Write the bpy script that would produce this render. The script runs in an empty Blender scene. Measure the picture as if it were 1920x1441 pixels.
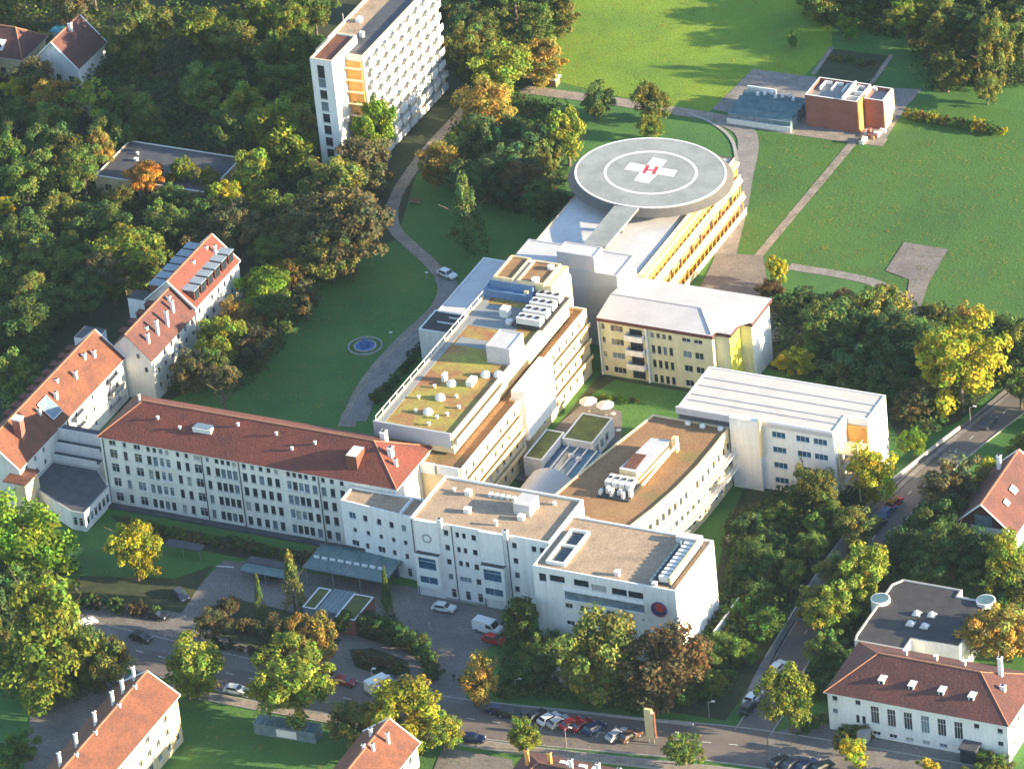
import bpy, math, random
from mathutils import Vector
R_ = math.radians
S = bpy.context.scene

# ------------------------------------------------------------------ camera
FPX = 11000.0; PIT = R_(31.3); TH = R_(28.1); RHO = R_(6.0); DIST = FPX / 10.0
_R = Vector((math.cos(TH), math.sin(TH), 0)); _D = Vector((-math.sin(TH), math.cos(TH), 0)); _Z = Vector((0, 0, 1))
_F = _D * math.cos(PIT) - _Z * math.sin(PIT); _U = _D * math.sin(PIT) + _Z * math.cos(PIT)
CR = _R * math.cos(RHO) - _U * math.sin(RHO); CU = _R * math.sin(RHO) + _U * math.cos(RHO)
CP = _F * -DIST
cd = bpy.data.cameras.new('camera'); cam = bpy.data.objects.new('camera', cd); S.collection.objects.link(cam)
cd.sensor_width = 36; cd.lens = 36 * FPX / 1920.0; cd.clip_start = 5; cd.clip_end = 6000
from mathutils import Matrix
_m = Matrix((CR, CU, -_F)).transposed().to_4x4(); _m.translation = CP; cam.matrix_world = _m
S.camera = cam
# ------------------------------------------------------------------ light
SUN_AZ = R_(9.5)      # from +X towards +Y
SUN_EL = R_(13.6)
w = bpy.data.worlds.new('World'); S.world = w; w.use_nodes = True
nt = w.node_tree; nt.nodes.clear()
sky = nt.nodes.new('ShaderNodeTexSky'); sky.sky_type = 'NISHITA'; sky.sun_disc = False
sky.sun_elevation = SUN_EL; sky.sun_rotation = math.pi / 2 - SUN_AZ; sky.air_density = 1.0; sky.dust_density = 0.3; sky.ozone_density = 1.6
bg = nt.nodes.new('ShaderNodeBackground'); bg.inputs[1].default_value = 0.12
wo = nt.nodes.new('ShaderNodeOutputWorld')
nt.links.new(sky.outputs[0], bg.inputs[0]); nt.links.new(bg.outputs[0], wo.inputs[0])
sl = bpy.data.lights.new('sun', 'SUN'); so = bpy.data.objects.new('sun', sl); S.collection.objects.link(so)
sl.energy = 5.0; sl.angle = R_(0.5); sl.color = (1.0, 0.82, 0.54)
sd = Vector((math.cos(SUN_EL) * math.cos(SUN_AZ), math.cos(SUN_EL) * math.sin(SUN_AZ), math.sin(SUN_EL)))
so.rotation_euler = sd.to_track_quat('Z', 'Y').to_euler(); so.location = sd * 300
S.view_settings.view_transform = 'Standard'; S.view_settings.look = 'None'; S.view_settings.gamma = 1
S.view_settings.exposure = 1.9
S.cycles.max_bounces = 4; S.cycles.diffuse_bounces = 2; S.cycles.glossy_bounces = 2; S.cycles.transmission_bounces = 2

def P(px, py, z=0.0):
    d = _F + CR * ((px - 960) / FPX) - CU * ((py - 720.5) / FPX)
    t = (z - CP.z) / d.z
    return CP + d * t
def G2(pts, z=0.0): return [tuple(P(a, b, z)[:2]) for a, b in pts]
def seen(v):
    q = v - CP; d = q.dot(_F); return 960 + FPX * q.dot(CR) / d, 720.5 - FPX * q.dot(CU) / d

# ------------------------------------------------------------------ materials
def mat(name, c, c2=None, scale=0.6, rough=0.8, bump=0.0, kind='noise', c3=None, metal=0.0, spec=0.5, detail=6, objcol=False, lo=.35, hi=.65, rot=0):
    m = bpy.data.materials.new(name); m.use_nodes = True; t = m.node_tree; N = t.nodes; L = t.links
    b = N['Principled BSDF']; b.inputs['Roughness'].default_value = rough; b.inputs['Metallic'].default_value = metal
    b.inputs['Specular IOR Level'].default_value = spec
    if c2 is None and not objcol:
        c2 = tuple(x * 0.86 for x in c)
    tc = N.new('ShaderNodeTexCoord'); geo = N.new('ShaderNodeNewGeometry')
    src = geo.outputs['Position']
    mp = N.new('ShaderNodeMapping'); L.new(src, mp.inputs[0]); mp.inputs['Rotation'].default_value[2] = rot
    if objcol:
        oi = N.new('ShaderNodeObjectInfo'); L.new(oi.outputs['Color'], b.inputs['Base Color'])
    else:
        n = N.new('ShaderNodeTexNoise'); n.inputs['Scale'].default_value = scale; n.inputs['Detail'].default_value = detail; n.inputs['Roughness'].default_value = 0.65
        L.new(mp.outputs[0], n.inputs[0])
        r = N.new('ShaderNodeValToRGB'); r.color_ramp.elements[0].position = lo; r.color_ramp.elements[1].position = hi
        r.color_ramp.elements[0].color = (*c2, 1); r.color_ramp.elements[1].color = (*c, 1)
        if c3:
            e = r.color_ramp.elements.new((lo + hi) / 2); e.color = (*c3, 1)
        L.new(n.outputs[0], r.inputs[0]); col = r.outputs[0]
        if kind in ('plaster', 'tile', 'brick', 'seam', 'plank', 'grass', 'paver'):
            if kind == 'tile':
                wv = N.new('ShaderNodeTexNoise'); wv.inputs['Scale'].default_value = 3.2; wv.inputs['Detail'].default_value = 3
                L.new(mp.outputs[0], wv.inputs[0]); f = wv.outputs[0]; a0, a1 = .72, 1.25
            elif kind == 'plaster':
                m3 = N.new('ShaderNodeMapping'); m3.inputs['Scale'].default_value = (1.3, 1.3, .09); L.new(src, m3.inputs[0])
                wv = N.new('ShaderNodeTexNoise'); wv.inputs['Scale'].default_value = 1.0; wv.inputs['Detail'].default_value = 5; wv.inputs['Roughness'].default_value = .7
                L.new(m3.outputs[0], wv.inputs[0]); f = wv.outputs[0]; a0, a1 = .84, 1.05
            elif kind == 'seam':
                wv = N.new('ShaderNodeTexWave'); wv.inputs['Scale'].default_value = 0.55; wv.bands_direction = 'X'; wv.inputs['Distortion'].default_value = .3
                L.new(mp.outputs[0], wv.inputs[0]); f = wv.outputs[0]; a0, a1 = .88, 1.06
            elif kind == 'plank':
                wv = N.new('ShaderNodeTexWave'); wv.inputs['Scale'].default_value = 1.2; wv.bands_direction = 'Z'
                L.new(mp.outputs[0], wv.inputs[0]); f = wv.outputs[0]; a0, a1 = .75, 1.1
            elif kind == 'brick':
                wv = N.new('ShaderNodeTexNoise'); wv.inputs['Scale'].default_value = 5; L.new(mp.outputs[0], wv.inputs[0]); f = wv.outputs[0]; a0, a1 = .7, 1.2
            else:
                wv = N.new('ShaderNodeTexNoise'); wv.inputs['Scale'].default_value = 2.6; wv.inputs['Detail'].default_value = 8; wv.inputs['Roughness'].default_value = .75
                L.new(mp.outputs[0], wv.inputs[0]); f = wv.outputs[0]; a0, a1 = .55, 1.45
            mr = N.new('ShaderNodeMapRange'); mr.inputs[1].default_value = .3; mr.inputs[2].default_value = .7; mr.inputs[3].default_value = a0; mr.inputs[4].default_value = a1
            L.new(f, mr.inputs[0])
            vm = N.new('ShaderNodeVectorMath'); vm.operation = 'SCALE'; L.new(col, vm.inputs[0]); L.new(mr.outputs[0], vm.inputs['Scale']); col = vm.outputs[0]
        # fine grain shared by every outdoor surface
        g = N.new('ShaderNodeTexNoise'); g.inputs['Scale'].default_value = 1.7; g.inputs['Detail'].default_value = 8; g.inputs['Roughness'].default_value = .8; L.new(mp.outputs[0], g.inputs[0])
        g2 = N.new('ShaderNodeMapRange'); g2.inputs[1].default_value = .3; g2.inputs[2].default_value = .7; g2.inputs[3].default_value = .9; g2.inputs[4].default_value = 1.08; L.new(g.outputs[0], g2.inputs[0])
        vs = N.new('ShaderNodeVectorMath'); vs.operation = 'SCALE'; L.new(col, vs.inputs[0]); L.new(g2.outputs[0], vs.inputs['Scale'])
        L.new(vs.outputs[0], b.inputs['Base Color'])
    if bump:
        bn = N.new('ShaderNodeTexNoise'); bn.inputs['Scale'].default_value = 2.2; bn.inputs['Detail'].default_value = 6; L.new(mp.outputs[0], bn.inputs[0])
        bp = N.new('ShaderNodeBump'); bp.inputs['Strength'].default_value = bump; bp.inputs['Distance'].default_value = .3; L.new(bn.outputs[0], bp.inputs['Height']); L.new(bp.outputs[0], b.inputs['Normal'])
    return m
def leafmat(name, sss=.25):
    m = bpy.data.materials.new(name); m.use_nodes = True; t = m.node_tree; N = t.nodes; L = t.links
    b = N['Principled BSDF']; b.inputs['Roughness'].default_value = .7; b.inputs['Specular IOR Level'].default_value = .15
    at = N.new('ShaderNodeAttribute'); at.attribute_name = 'tint'; oi = N.new('ShaderNodeObjectInfo')
    mu = N.new('ShaderNodeVectorMath'); mu.operation = 'MULTIPLY'; L.new(at.outputs['Color'], mu.inputs[0]); L.new(oi.outputs['Color'], mu.inputs[1])
    geo = N.new('ShaderNodeNewGeometry'); n = N.new('ShaderNodeTexNoise'); n.inputs['Scale'].default_value = .45; n.inputs['Detail'].default_value = 4; L.new(geo.outputs['Position'], n.inputs[0])
    r = N.new('ShaderNodeValToRGB'); r.color_ramp.elements[0].position = .38; r.color_ramp.elements[1].position = .62
    r.color_ramp.elements[0].color = (.62, .95, .9, 1); r.color_ramp.elements[1].color = (1.25, 1.08, .9, 1); L.new(n.outputs[0], r.inputs[0])
    m2 = N.new('ShaderNodeVectorMath'); m2.operation = 'MULTIPLY'; L.new(mu.outputs[0], m2.inputs[0]); L.new(r.outputs[0], m2.inputs[1])
    L.new(m2.outputs[0], b.inputs['Base Color'])
    tr = N.new('ShaderNodeBsdfTranslucent'); L.new(m2.outputs[0], tr.inputs[0]); mx = N.new('ShaderNodeMixShader'); mx.inputs[0].default_value = sss
    L.new(b.outputs[0], mx.inputs[1]); L.new(tr.outputs[0], mx.inputs[2]); L.new(mx.outputs[0], N['Material Output'].inputs[0])
    return m
M = {}
def D(name, *a, **k): M[name] = mat(name, *a, **k)
D('grass', (.075, .175, .03), (.042, .12, .026), .06, kind='grass', rough=.9, c3=(.055, .15, .026), detail=12, bump=.3)
D('shaded_grass', (.06, .15, .016), (.034, .10, .016), .045, kind='grass', rough=.9, c3=(.05, .13, .016), detail=12, bump=.3, lo=.3, hi=.72)  # right lawn green, darkened so the colour carries its shade
D('lawn', (.20, .28, .012), (.10, .195, .014), .06, kind='grass', rough=.9, c3=(.15, .245, .012), detail=12, bump=.3, lo=.3, hi=.7)
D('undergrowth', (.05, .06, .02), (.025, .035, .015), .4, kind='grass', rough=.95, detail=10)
D('asphalt', (.21, .185, .165), (.14, .125, .118), .12, rough=.85, kind='paver', c3=(.175, .155, .142))
D('asphalt_street', (.185, .152, .135), (.125, .105, .097), .15, rough=.85)
D('paving', (.27, .24, .22), (.18, .165, .16), .3, rough=.85, kind='paver')
D('gravel', (.33, .27, .22), (.2, .17, .14), .4, rough=.9, kind='paver')
D('kerb_stone', (.36, .34, .31), rough=.8)
D('white_wall', (.86, .84, .80), (.79, .775, .745), .35, kind='plaster')
D('old_white_wall', (.86, .82, .73), (.77, .73, .66), .45, kind='plaster')
D('cream_wall', (.80, .66, .40), (.70, .54, .30), .5, kind='plaster')
D('yellow_wall', (.66, .65, .44), (.58, .56, .36), .4, kind='plaster')
D('bright_yellow', (.75, .68, .08), (.62, .55, .08), .5)
D('orange_wall', (.72, .36, .09), (.60, .26, .06), .7)
D('orange_louver', (.82, .50, .16), (.70, .36, .10), .9, kind='plank')
D('blue_wall', (.12, .21, .37), (.09, .17, .31), .7)
D('grey_metal', (.46, .47, .48), (.42, .43, .445), .5, rough=.6)
D('light_metal', (.54, .52, .52), (.47, .455, .465), .35, rough=.65)
D('white_roof', (.60, .59, .585), (.48, .47, .48), .25, rough=.7)
D('pink_roof', (.54, .51, .50), (.46, .435, .435), .2, rough=.7)
D('band_roof', (.60, .54, .49), (.51, .46, .43), .25, rough=.65)
D('grey_membrane', (.27, .28, .28), (.22, .23, .235), .4, rough=.8)
D('dark_roof', (.06, .053, .055), (.036, .034, .037), .5, rough=.8)
D('slate_roof', (.085, .085, .095), (.05, .052, .062), .5, rough=.7)
D('tile_red', (.19, .046, .03), (.10, .032, .026), .22, kind='tile', bump=.3, c3=(.155, .042, .028), detail=10, lo=.3, hi=.7)
D('tile_orange', (.19, .066, .032), (.11, .04, .027), .3, kind='tile', bump=.3, detail=10)
D('tile_brown', (.13, .045, .036), (.08, .032, .03), .3, kind='tile', bump=.3, detail=10)
D('ridge_tile', (.48, .22, .12), (.36, .16, .09), 1.0)
D('gravel_roof', (.40, .285, .19), (.28, .20, .14), .3, kind='paver', c3=(.36, .26, .175), rough=.95)
D('sedum_green', (.33, .30, .05), (.30, .13, .06), .16, kind='grass', c3=(.32, .23, .06), rough=.95, detail=10, lo=.38, hi=.62)
D('sedum_brown', (.31, .185, .085), (.20, .155, .055), .14, kind='grass', c3=(.27, .145, .07), rough=.95, detail=10, lo=.36, hi=.64)
D('sedum_dark', (.13, .15, .035), (.08, .09, .03), .5, kind='grass', rough=.95)
D('brick', (.30, .12, .09), (.24, .09, .07), .5, kind='brick')
D('window_frame', (.72, .72, .70), (.66, .66, .64), 1)
D('dark_frame', (.10, .10, .11), (.08, .08, .09), 1, rough=.5)
D('glass', (.03, .045, .06), (.015, .022, .03), 1.3, rough=.12, spec=.8)
D('glass_light', (.20, .27, .31), (.10, .15, .19), 1.0, rough=.2, spec=.7)
D('glass_blue', (.04, .13, .22), (.02, .07, .13), 1.0, rough=.12, spec=.8)
D('canopy_glass', (.12, .20, .21), (.07, .13, .15), .8, rough=.18, spec=.8)
D('curtain', (.45, .44, .40), (.30, .30, .28), 2.0)
D('concrete', (.40, .39, .37), (.31, .30, .29), .6)
D('pad_grey', (.32, .335, .32), (.235, .25, .24), .28, rough=.85)
D('pad_skirt', (.12, .11, .10), (.09, .085, .08), .8, rough=.8)
D('paint_white', (.80, .80, .78), (.70, .70, .68), 1.2, rough=.6)
D('paint_red', (.62, .05, .05), (.5, .04, .04), 1.2, rough=.6)
D('machine_white', (.78, .76, .72), (.66, .65, .62), 1.0, rough=.5)
D('machine_dark', (.05, .05, .055), (.03, .03, .035), 1, rough=.6)
D('bark', (.16, .12, .09), (.09, .07, .055), 2, rough=.9)
D('pale_bark', (.55, .47, .36), (.4, .34, .26), 2, rough=.9)
D('rubber', (.02, .02, .02), (.015, .015, .015), 1, rough=.8)
D('steel', (.45, .46, .47), (.38, .39, .4), 1, rough=.4, metal=.6)
D('blue_paint', (.05, .14, .36), (.04, .11, .3), 1, rough=.5)
D('teal_sheet', (.06, .30, .38), (.05, .25, .32), 1, rough=.5)
D('wood', (.33, .2, .11), (.24, .14, .08), 1.5)
D('skin', (.55, .36, .27), (.5, .32, .24), 3)
D('cloth_dark', (.05, .055, .08), (.04, .04, .06), 3)
D('cloth_light', (.5, .48, .45), (.42, .4, .38), 3)
M['car_paint'] = mat('car_paint', (1, 1, 1), objcol=True, rough=.3, spec=.6)
M['leaf'] = leafmat('leaf'); M['needle'] = leafmat('needle', .08)

# ------------------------------------------------------------------ mesh builder
class MB:
    def __init__(s, *mats): s.v = []; s.f = []; s.m = []; s.mats = list(mats)
    def mi(s, m):
        if isinstance(m, int): return m
        if m not in s.mats: s.mats.append(m)
        return s.mats.index(m)
    def face(s, pts, m=0):
        n = len(s.v); s.v += [tuple(p) for p in pts]; s.f.append(tuple(range(n, n + len(pts)))); s.m.append(s.mi(m)); return s
    def box(s, x0, x1, y0, y1, z0, z1, m=0, top=None, bottom=True):
        m = s.mi(m); t = m if top is None else s.mi(top)
        n = len(s.v); s.v += [(x0, y0, z0), (x1, y0, z0), (x1, y1, z0), (x0, y1, z0), (x0, y0, z1), (x1, y0, z1), (x1, y1, z1), (x0, y1, z1)]
        F = [(0, 1, 5, 4), (1, 2, 6, 5), (2, 3, 7, 6), (3, 0, 4, 7), (4, 5, 6, 7)] + ([(3, 2, 1, 0)] if bottom else [])
        for i, f in enumerate(F): s.f.append(tuple(n + k for k in f)); s.m.append(t if i == 4 else m)
        return s
    def obox(s, c, a, L, W, z0, z1, m=0, top=None):   # oriented box, a = angle, centre c
        ca, sa = math.cos(a), math.sin(a)
        pts = [(c[0] + ca * i * L / 2 - sa * j * W / 2, c[1] + sa * i * L / 2 + ca * j * W / 2) for i, j in ((-1, -1), (1, -1), (1, 1), (-1, 1))]
        return s.prism(pts, z0, z1, m, top)
    def prism(s, poly, z0, z1, m=0, top=None):
        m = s.mi(m); t = m if top is None else s.mi(top); n = len(s.v); k = len(poly)
        if sum(poly[i][0] * poly[(i + 1) % k][1] - poly[(i + 1) % k][0] * poly[i][1] for i in range(k)) < 0: poly = poly[::-1]
        s.v += [(p[0], p[1], z0) for p in poly] + [(p[0], p[1], z1) for p in poly]
        for i in range(k):
            j = (i + 1) % k; s.f.append((n + i, n + j, n + k + j, n + k + i)); s.m.append(m)
        s.f.append(tuple(range(n + k, n + 2 * k))); s.m.append(t); s.f.append(tuple(range(n + k - 1, n - 1, -1))); s.m.append(m); return s
    def cyl(s, c, r, z0, z1, m=0, top=None, n=16, r2=None):
        r2 = r if r2 is None else r2; m = s.mi(m); t = m if top is None else s.mi(top); b = len(s.v)
        s.v += [(c[0] + r * math.cos(2 * math.pi * i / n), c[1] + r * math.sin(2 * math.pi * i / n), z0) for i in range(n)]
        s.v += [(c[0] + r2 * math.cos(2 * math.pi * i / n), c[1] + r2 * math.sin(2 * math.pi * i / n), z1) for i in range(n)]
        for i in range(n):
            j = (i + 1) % n; s.f.append((b + i, b + j, b + n + j, b + n + i)); s.m.append(m)
        s.f.append(tuple(range(b + n, b + 2 * n))); s.m.append(t); s.f.append(tuple(range(b + n - 1, b - 1, -1))); s.m.append(m); return s
    def dome(s, c, r, z0, h, m=0, n=14):
        prev = r; pz = z0
        for k in range(1, 5):
            a = k / 4 * math.pi / 2; rr = max(r * math.cos(a), .02); zz = z0 + h * math.sin(a)
            s.cyl(c, prev, pz, zz, m, n=n, r2=rr); prev, pz = rr, zz
        return s
    def bar(s, p, q, r, m=0, n=6, r2=None):
        p = Vector(p); q = Vector(q); d = (q - p).normalized(); r2 = r if r2 is None else r2
        u = d.cross(Vector((0, 0, 1)) if abs(d.z) < .9 else Vector((1, 0, 0))).normalized(); w_ = d.cross(u); b = len(s.v); m = s.mi(m)
        for c_, rr in ((p, r), (q, r2)):
            for i in range(n):
                a = 2 * math.pi * i / n; s.v.append(tuple(c_ + u * math.cos(a) * rr + w_ * math.sin(a) * rr))
        for i in range(n):
            j = (i + 1) % n; s.f.append((b + i, b + n + i, b + n + j, b + j)); s.m.append(m)
        s.f.append(tuple(range(b, b + n))); s.m.append(m); s.f.append(tuple(range(b + 2 * n - 1, b + n - 1, -1))); s.m.append(m); return s
    def mesh(s, name, off=(0, 0, 0)):
        me = bpy.data.meshes.new(name); ox, oy, oz = off
        me.from_pydata([(a - ox, b - oy, c - oz) for a, b, c in s.v], [], s.f)
        for k in s.mats: me.materials.append(M[k])
        me.polygons.foreach_set('material_index', s.m); me.update(); return me
    def build(s, name, parent=None, kind=None, label=None, cat=None, group=None, loc=None):
        off = tuple(parent.location) if parent else (loc or (0, 0, 0))
        if parent and parent.parent: off = tuple(Vector(off) + parent.parent.location)
        o = bpy.data.objects.new(name, s.mesh(name, off)); S.collection.objects.link(o)
        if parent: o.parent = parent
        elif loc: o.location = loc
        tag(o, label, cat, group, kind); return o
def tag(o, label=None, cat=None, group=None, kind=None):
    if label: o['label'] = label
    if cat: o['category'] = cat
    if group: o['group'] = group
    if kind: o['kind'] = kind
    return o
def thing(name, label, cat, loc=(0, 0, 0), rz=0, group=None):
    o = bpy.data.objects.new(name, None); S.collection.objects.link(o); o.location = loc; o.rotation_euler = (0, 0, rz); o.empty_display_size = .5
    return tag(o, label, cat, group)
def child(name, me, parent, loc=(0, 0, 0), rot=(0, 0, 0), scale=None, color=None):
    o = bpy.data.objects.new(name, me); S.collection.objects.link(o); o.parent = parent; o.location = loc; o.rotation_euler = rot
    if scale: o.scale = scale
    if color: o.color = (*color, 1)
    return o
def copy_thing(root, loc, rz=None, label=None, scale=None, color=None):
    r = root.copy(); S.collection.objects.link(r); r.location = loc
    if rz is not None: r.rotation_euler = (0, 0, rz)
    if label: r['label'] = label
    if scale: r.scale = scale
    for ch in list(root.children):
        c = ch.copy(); S.collection.objects.link(c); c.parent = r
        if color is not None and ch.name.split('.')[0] in ('crown', 'body'): c.color = (*color, 1)
        for g in list(ch.children):
            d = g.copy(); S.collection.objects.link(d); d.parent = c
    return r

# ------------------------------------------------------------------ windows and walls
_wm = {}
def window_mesh(w_, h_, style):
    k = (round(w_, 2), round(h_, 2), style)
    if k in _wm: return _wm[k]
    fr = 'window_frame' if style[0] != 'd' else 'dark_frame'
    gl = {'g': 'glass', 'l': 'glass_light', 'b': 'glass_blue', 'c': 'curtain'}[style[1]]
    mb = MB(fr, gl); d = .16; t = .045
    mb.box(-w_ / 2, w_ / 2, d, d + .03, 0, h_, gl)
    for a, b in ((-w_ / 2, -w_ / 2 + t), (w_ / 2 - t, w_ / 2)): mb.box(a, b, d - .05, d - .002, 0, h_, fr)
    for a, b in ((0, t), (h_ - t, h_)): mb.box(-w_ / 2 + t, w_ / 2 - t, d - .05, d - .002, a, b, fr)
    n = int(style[2]) if len(style) > 2 else (2 if w_ > 1.1 else 1)
    for i in range(1, n):
        x = -w_ / 2 + w_ * i / n; mb.box(x - .025, x + .025, d - .045, d - .002, t, h_ - t, fr)
    if h_ > 1.7: mb.box(-w_ / 2 + t, w_ / 2 - t, d - .04, d - .002, h_ * .68, h_ * .68 + .06, fr)
    mb.box(-w_ / 2 - .08, w_ / 2 + .08, -.09, .12, -.08, -.01, 'window_frame' if style[0] != 'd' else 'concrete')
    _wm[k] = mb.mesh('window'); return _wm[k]
_rw = random.Random(5)
def facade(mb, p0, p1, z0, z1, wins=(), m=0, depth=.2):
    """wall from p0 to p1 (outside on the right hand) with real openings; wins = (u0,u1,v0,v1,...)"""
    L = math.hypot(p1[0] - p0[0], p1[1] - p0[1]); dx, dy = (p1[0] - p0[0]) / L, (p1[1] - p0[1]) / L; nx, ny = dy, -dx
    pt = lambda u, v, d=0: (p0[0] + dx * u - nx * d, p0[1] + dy * u - ny * d, v)
    wins = [q for q in wins if q[0] > .02 and q[1] < L - .02 and q[2] >= z0 and q[3] < z1]
    if not wins: mb.face([pt(0, z0), pt(L, z0), pt(L, z1), pt(0, z1)], m); return wins
    vs = sorted({z0, z1} | {round(q[2], 3) for q in wins} | {round(q[3], 3) for q in wins})
    for a, b in zip(vs, vs[1:]):
        cuts = sorted([(q[0], q[1]) for q in wins if q[2] < (a + b) / 2 < q[3]]); u = 0
        for c0, c1 in cuts:
            if c0 > u + 1e-4: mb.face([pt(u, a), pt(c0, a), pt(c0, b), pt(u, b)], m)
            u = max(u, c1)
        if u < L - 1e-4: mb.face([pt(u, a), pt(L, a), pt(L, b), pt(u, b)], m)
    for q in wins:
        a, b, c, d = q[0], q[1], round(q[2], 3), round(q[3], 3)
        mb.face([pt(a, c), pt(b, c), pt(b, c, depth), pt(a, c, depth)], m); mb.face([pt(a, d, depth), pt(b, d, depth), pt(b, d), pt(a, d)], m)
        mb.face([pt(a, c), pt(a, c, depth), pt(a, d, depth), pt(a, d)], m); mb.face([pt(b, c, depth), pt(b, c), pt(b, d), pt(b, d, depth)], m)
    return wins
def put_windows(root, p0, p1, wins, name='window'):
    L = math.hypot(p1[0] - p0[0], p1[1] - p0[1]); dx, dy = (p1[0] - p0[0]) / L, (p1[1] - p0[1]) / L; a = math.atan2(dy, dx)
    off = Vector(root.location)
    for q in wins:
        u = (q[0] + q[1]) / 2; st = q[4] if len(q) > 4 else 'wg'
        if st[1] == 'g':
            r = _rw.random(); st = st[0] + ('l' if r < .16 else 'c' if r < .22 else 'g') + st[2:]
        o = child(q[5] if len(q) > 5 else name, window_mesh(q[1] - q[0], q[3] - q[2], st), root, Vector((p0[0] + dx * u, p0[1] + dy * u, q[2])) - off, (0, 0, a))
def grid(us, w_, vs, h_, st='wg', name='window'): return [(u, u + w_, v, v + h_, st, name) for u in us for v in vs]
def inset(poly, d):
    n = len(poly); out = []
    for i in range(n):
        a, b, c = Vector(poly[i - 1]), Vector(poly[i]), Vector(poly[(i + 1) % n])
        e1 = (b - a).normalized(); e2 = (c - b).normalized(); n1 = Vector((-e1.y, e1.x)); n2 = Vector((-e2.y, e2.x))
        k = n1 + n2; k = k / max(k.dot(k) / 2, .3) ; out.append((b.x + k.x * d, b.y + k.y * d))
    return out
def block(root, poly, z0, z1, wm, rm, wins=None, par=.4, cap=None, pt=.3, wname='wall', rname='roof', skip=()):
    """flat roofed block with parapet; poly counter-clockwise; wins = {edge: [window tuples]}"""
    wins = wins or {}; mb = MB(wm); n = len(poly); cap = cap or wm
    put = []
    for i in range(n):
        a, b = poly[i], poly[(i + 1) % n]
        if i in skip: continue
        ws = facade(mb, a, b, z0, z1, wins.get(i, ()), wm)
        put.append((a, b, ws))
    inn = inset(poly, pt)
    for i in range(n):
        j = (i + 1) % n
        mb.face([(*poly[i], z1), (*poly[j], z1), (*inn[j], z1), (*inn[i], z1)], cap)
        mb.face([(*inn[i], z1), (*inn[j], z1), (*inn[j], z1 - par), (*inn[i], z1 - par)], wm)
    w_ = mb.build(wname, root)
    MB(rm).face([(*p, z1 - par) for p in inn], rm).build(rname, root)
    for a, b, ws in put: put_windows(root, a, b, ws)
    return w_
def rect(x0, x1, y0, y1): return [(x0, y0), (x1, y0), (x1, y1), (x0, y1)]   # edges: 0 front(-Y) 1 right(+X) 2 back 3 left
def gable(root, x0, x1, y0, y1, ze, zr, tm, wm, axis='y', oh=.5, verge=None, t=.18, name='roof'):
    """gable roof with ridge along axis, gable walls filled"""
    mb = MB(tm)
    if axis == 'y':
        xm = (x0 + x1) / 2; k = (zr - ze) / ((x1 - x0) / 2); lo = ze - oh * k
        for s in (-1, 1):
            xe = xm + s * ((x1 - x0) / 2 + oh)
            a = [(xm, y0 - oh, zr), (xe, y0 - oh, lo), (xe, y1 + oh, lo), (xm, y1 + oh, zr)]
            if s > 0: a = a
            else: a = a[::-1]
            mb.face([(p[0], p[1], p[2] + t) for p in a], tm); mb.face(a[::-1], wm)
            b = a + [a[0]]
            for q, r in zip(b, b[1:]): mb.face([q, r, (r[0], r[1], r[2] + t), (q[0], q[1], q[2] + t)], verge or tm)
        if verge == 'paint_white':
            for yy in (y0 - oh, y1 + oh):
                for s in (-1, 1): mb.bar((xm, yy, zr + t), (xm + s * ((x1 - x0) / 2 + oh), yy, lo + t), .16, verge, 4)
        o = mb.build(name, root)
        MB('ridge_tile').box(xm - .14, xm + .14, y0 - oh, y1 + oh, zr + t - .03, zr + t + .12).build('ridge', o)
        for y in (y0, y1):
            g = MB(wm); g.face([(x0, y, ze), (x1, y, ze), (xm, y, zr)] if y == y0 else [(x1, y, ze), (x0, y, ze), (xm, y, zr)], wm); g.build('gable', root)
    else:
        ym = (y0 + y1) / 2; k = (zr - ze) / ((y1 - y0) / 2); lo = ze - oh * k
        for s in (-1, 1):
            ye = ym + s * ((y1 - y0) / 2 + oh)
            a = [(x0 - oh, ym, zr), (x0 - oh, ye, lo), (x1 + oh, ye, lo), (x1 + oh, ym, zr)]
            if s > 0: a = a[::-1]
            mb.face([(p[0], p[1], p[2] + t) for p in a], tm); mb.face(a[::-1], wm)
            b = a + [a[0]]
            for q, r in zip(b, b[1:]): mb.face([q, r, (r[0], r[1], r[2] + t), (q[0], q[1], q[2] + t)], verge or tm)
        o = mb.build(name, root)
        MB('ridge_tile').box(x0 - oh, x1 + oh, ym - .14, ym + .14, zr + t - .03, zr + t + .12).build('ridge', o)
        for x in (x0, x1):
            g = MB(wm); g.face([(x, y1, ze), (x, y0, ze), (x, ym, zr)] if x == x0 else [(x, y0, ze), (x, y1, ze), (x, ym, zr)], wm); g.build('gable', root)
    return o
def hip(root, x0, x1, y0, y1, ze, zr, rx0, rx1, tm, oh=.6, t=.15, name='roof', eave='window_frame', ridge=None):
    ym = (y0 + y1) / 2; a, b, c, d = (x0 - oh, y0 - oh, ze), (x1 + oh, y0 - oh, ze), (x1 + oh, y1 + oh, ze), (x0 - oh, y1 + oh, ze)
    p, q = (rx0, ym, zr), (rx1, ym, zr); mb = MB(tm)
    mb.face([a, b, q, p], tm); mb.face([b, c, q], tm); mb.face([c, d, p, q], tm); mb.face([d, a, p], tm)
    k = [a, b, c, d]
    for i in range(4):
        u, v = k[i], k[(i + 1) % 4]; mb.face([(u[0], u[1], ze - t), (v[0], v[1], ze - t), v, u], eave)
    mb.face([(r[0], r[1], ze - t) for r in k[::-1]], eave)
    o = mb.build(name, root)
    g = MB('ridge_tile'); g.bar((rx0, ym, zr + .04), (rx1, ym, zr + .04), .16)
    for u, v in ((a, p), (b, q), (c, q), (d, p)): g.bar(u, v, .1, ridge or 'ridge_tile')
    g.build('ridge', o); return o
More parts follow.
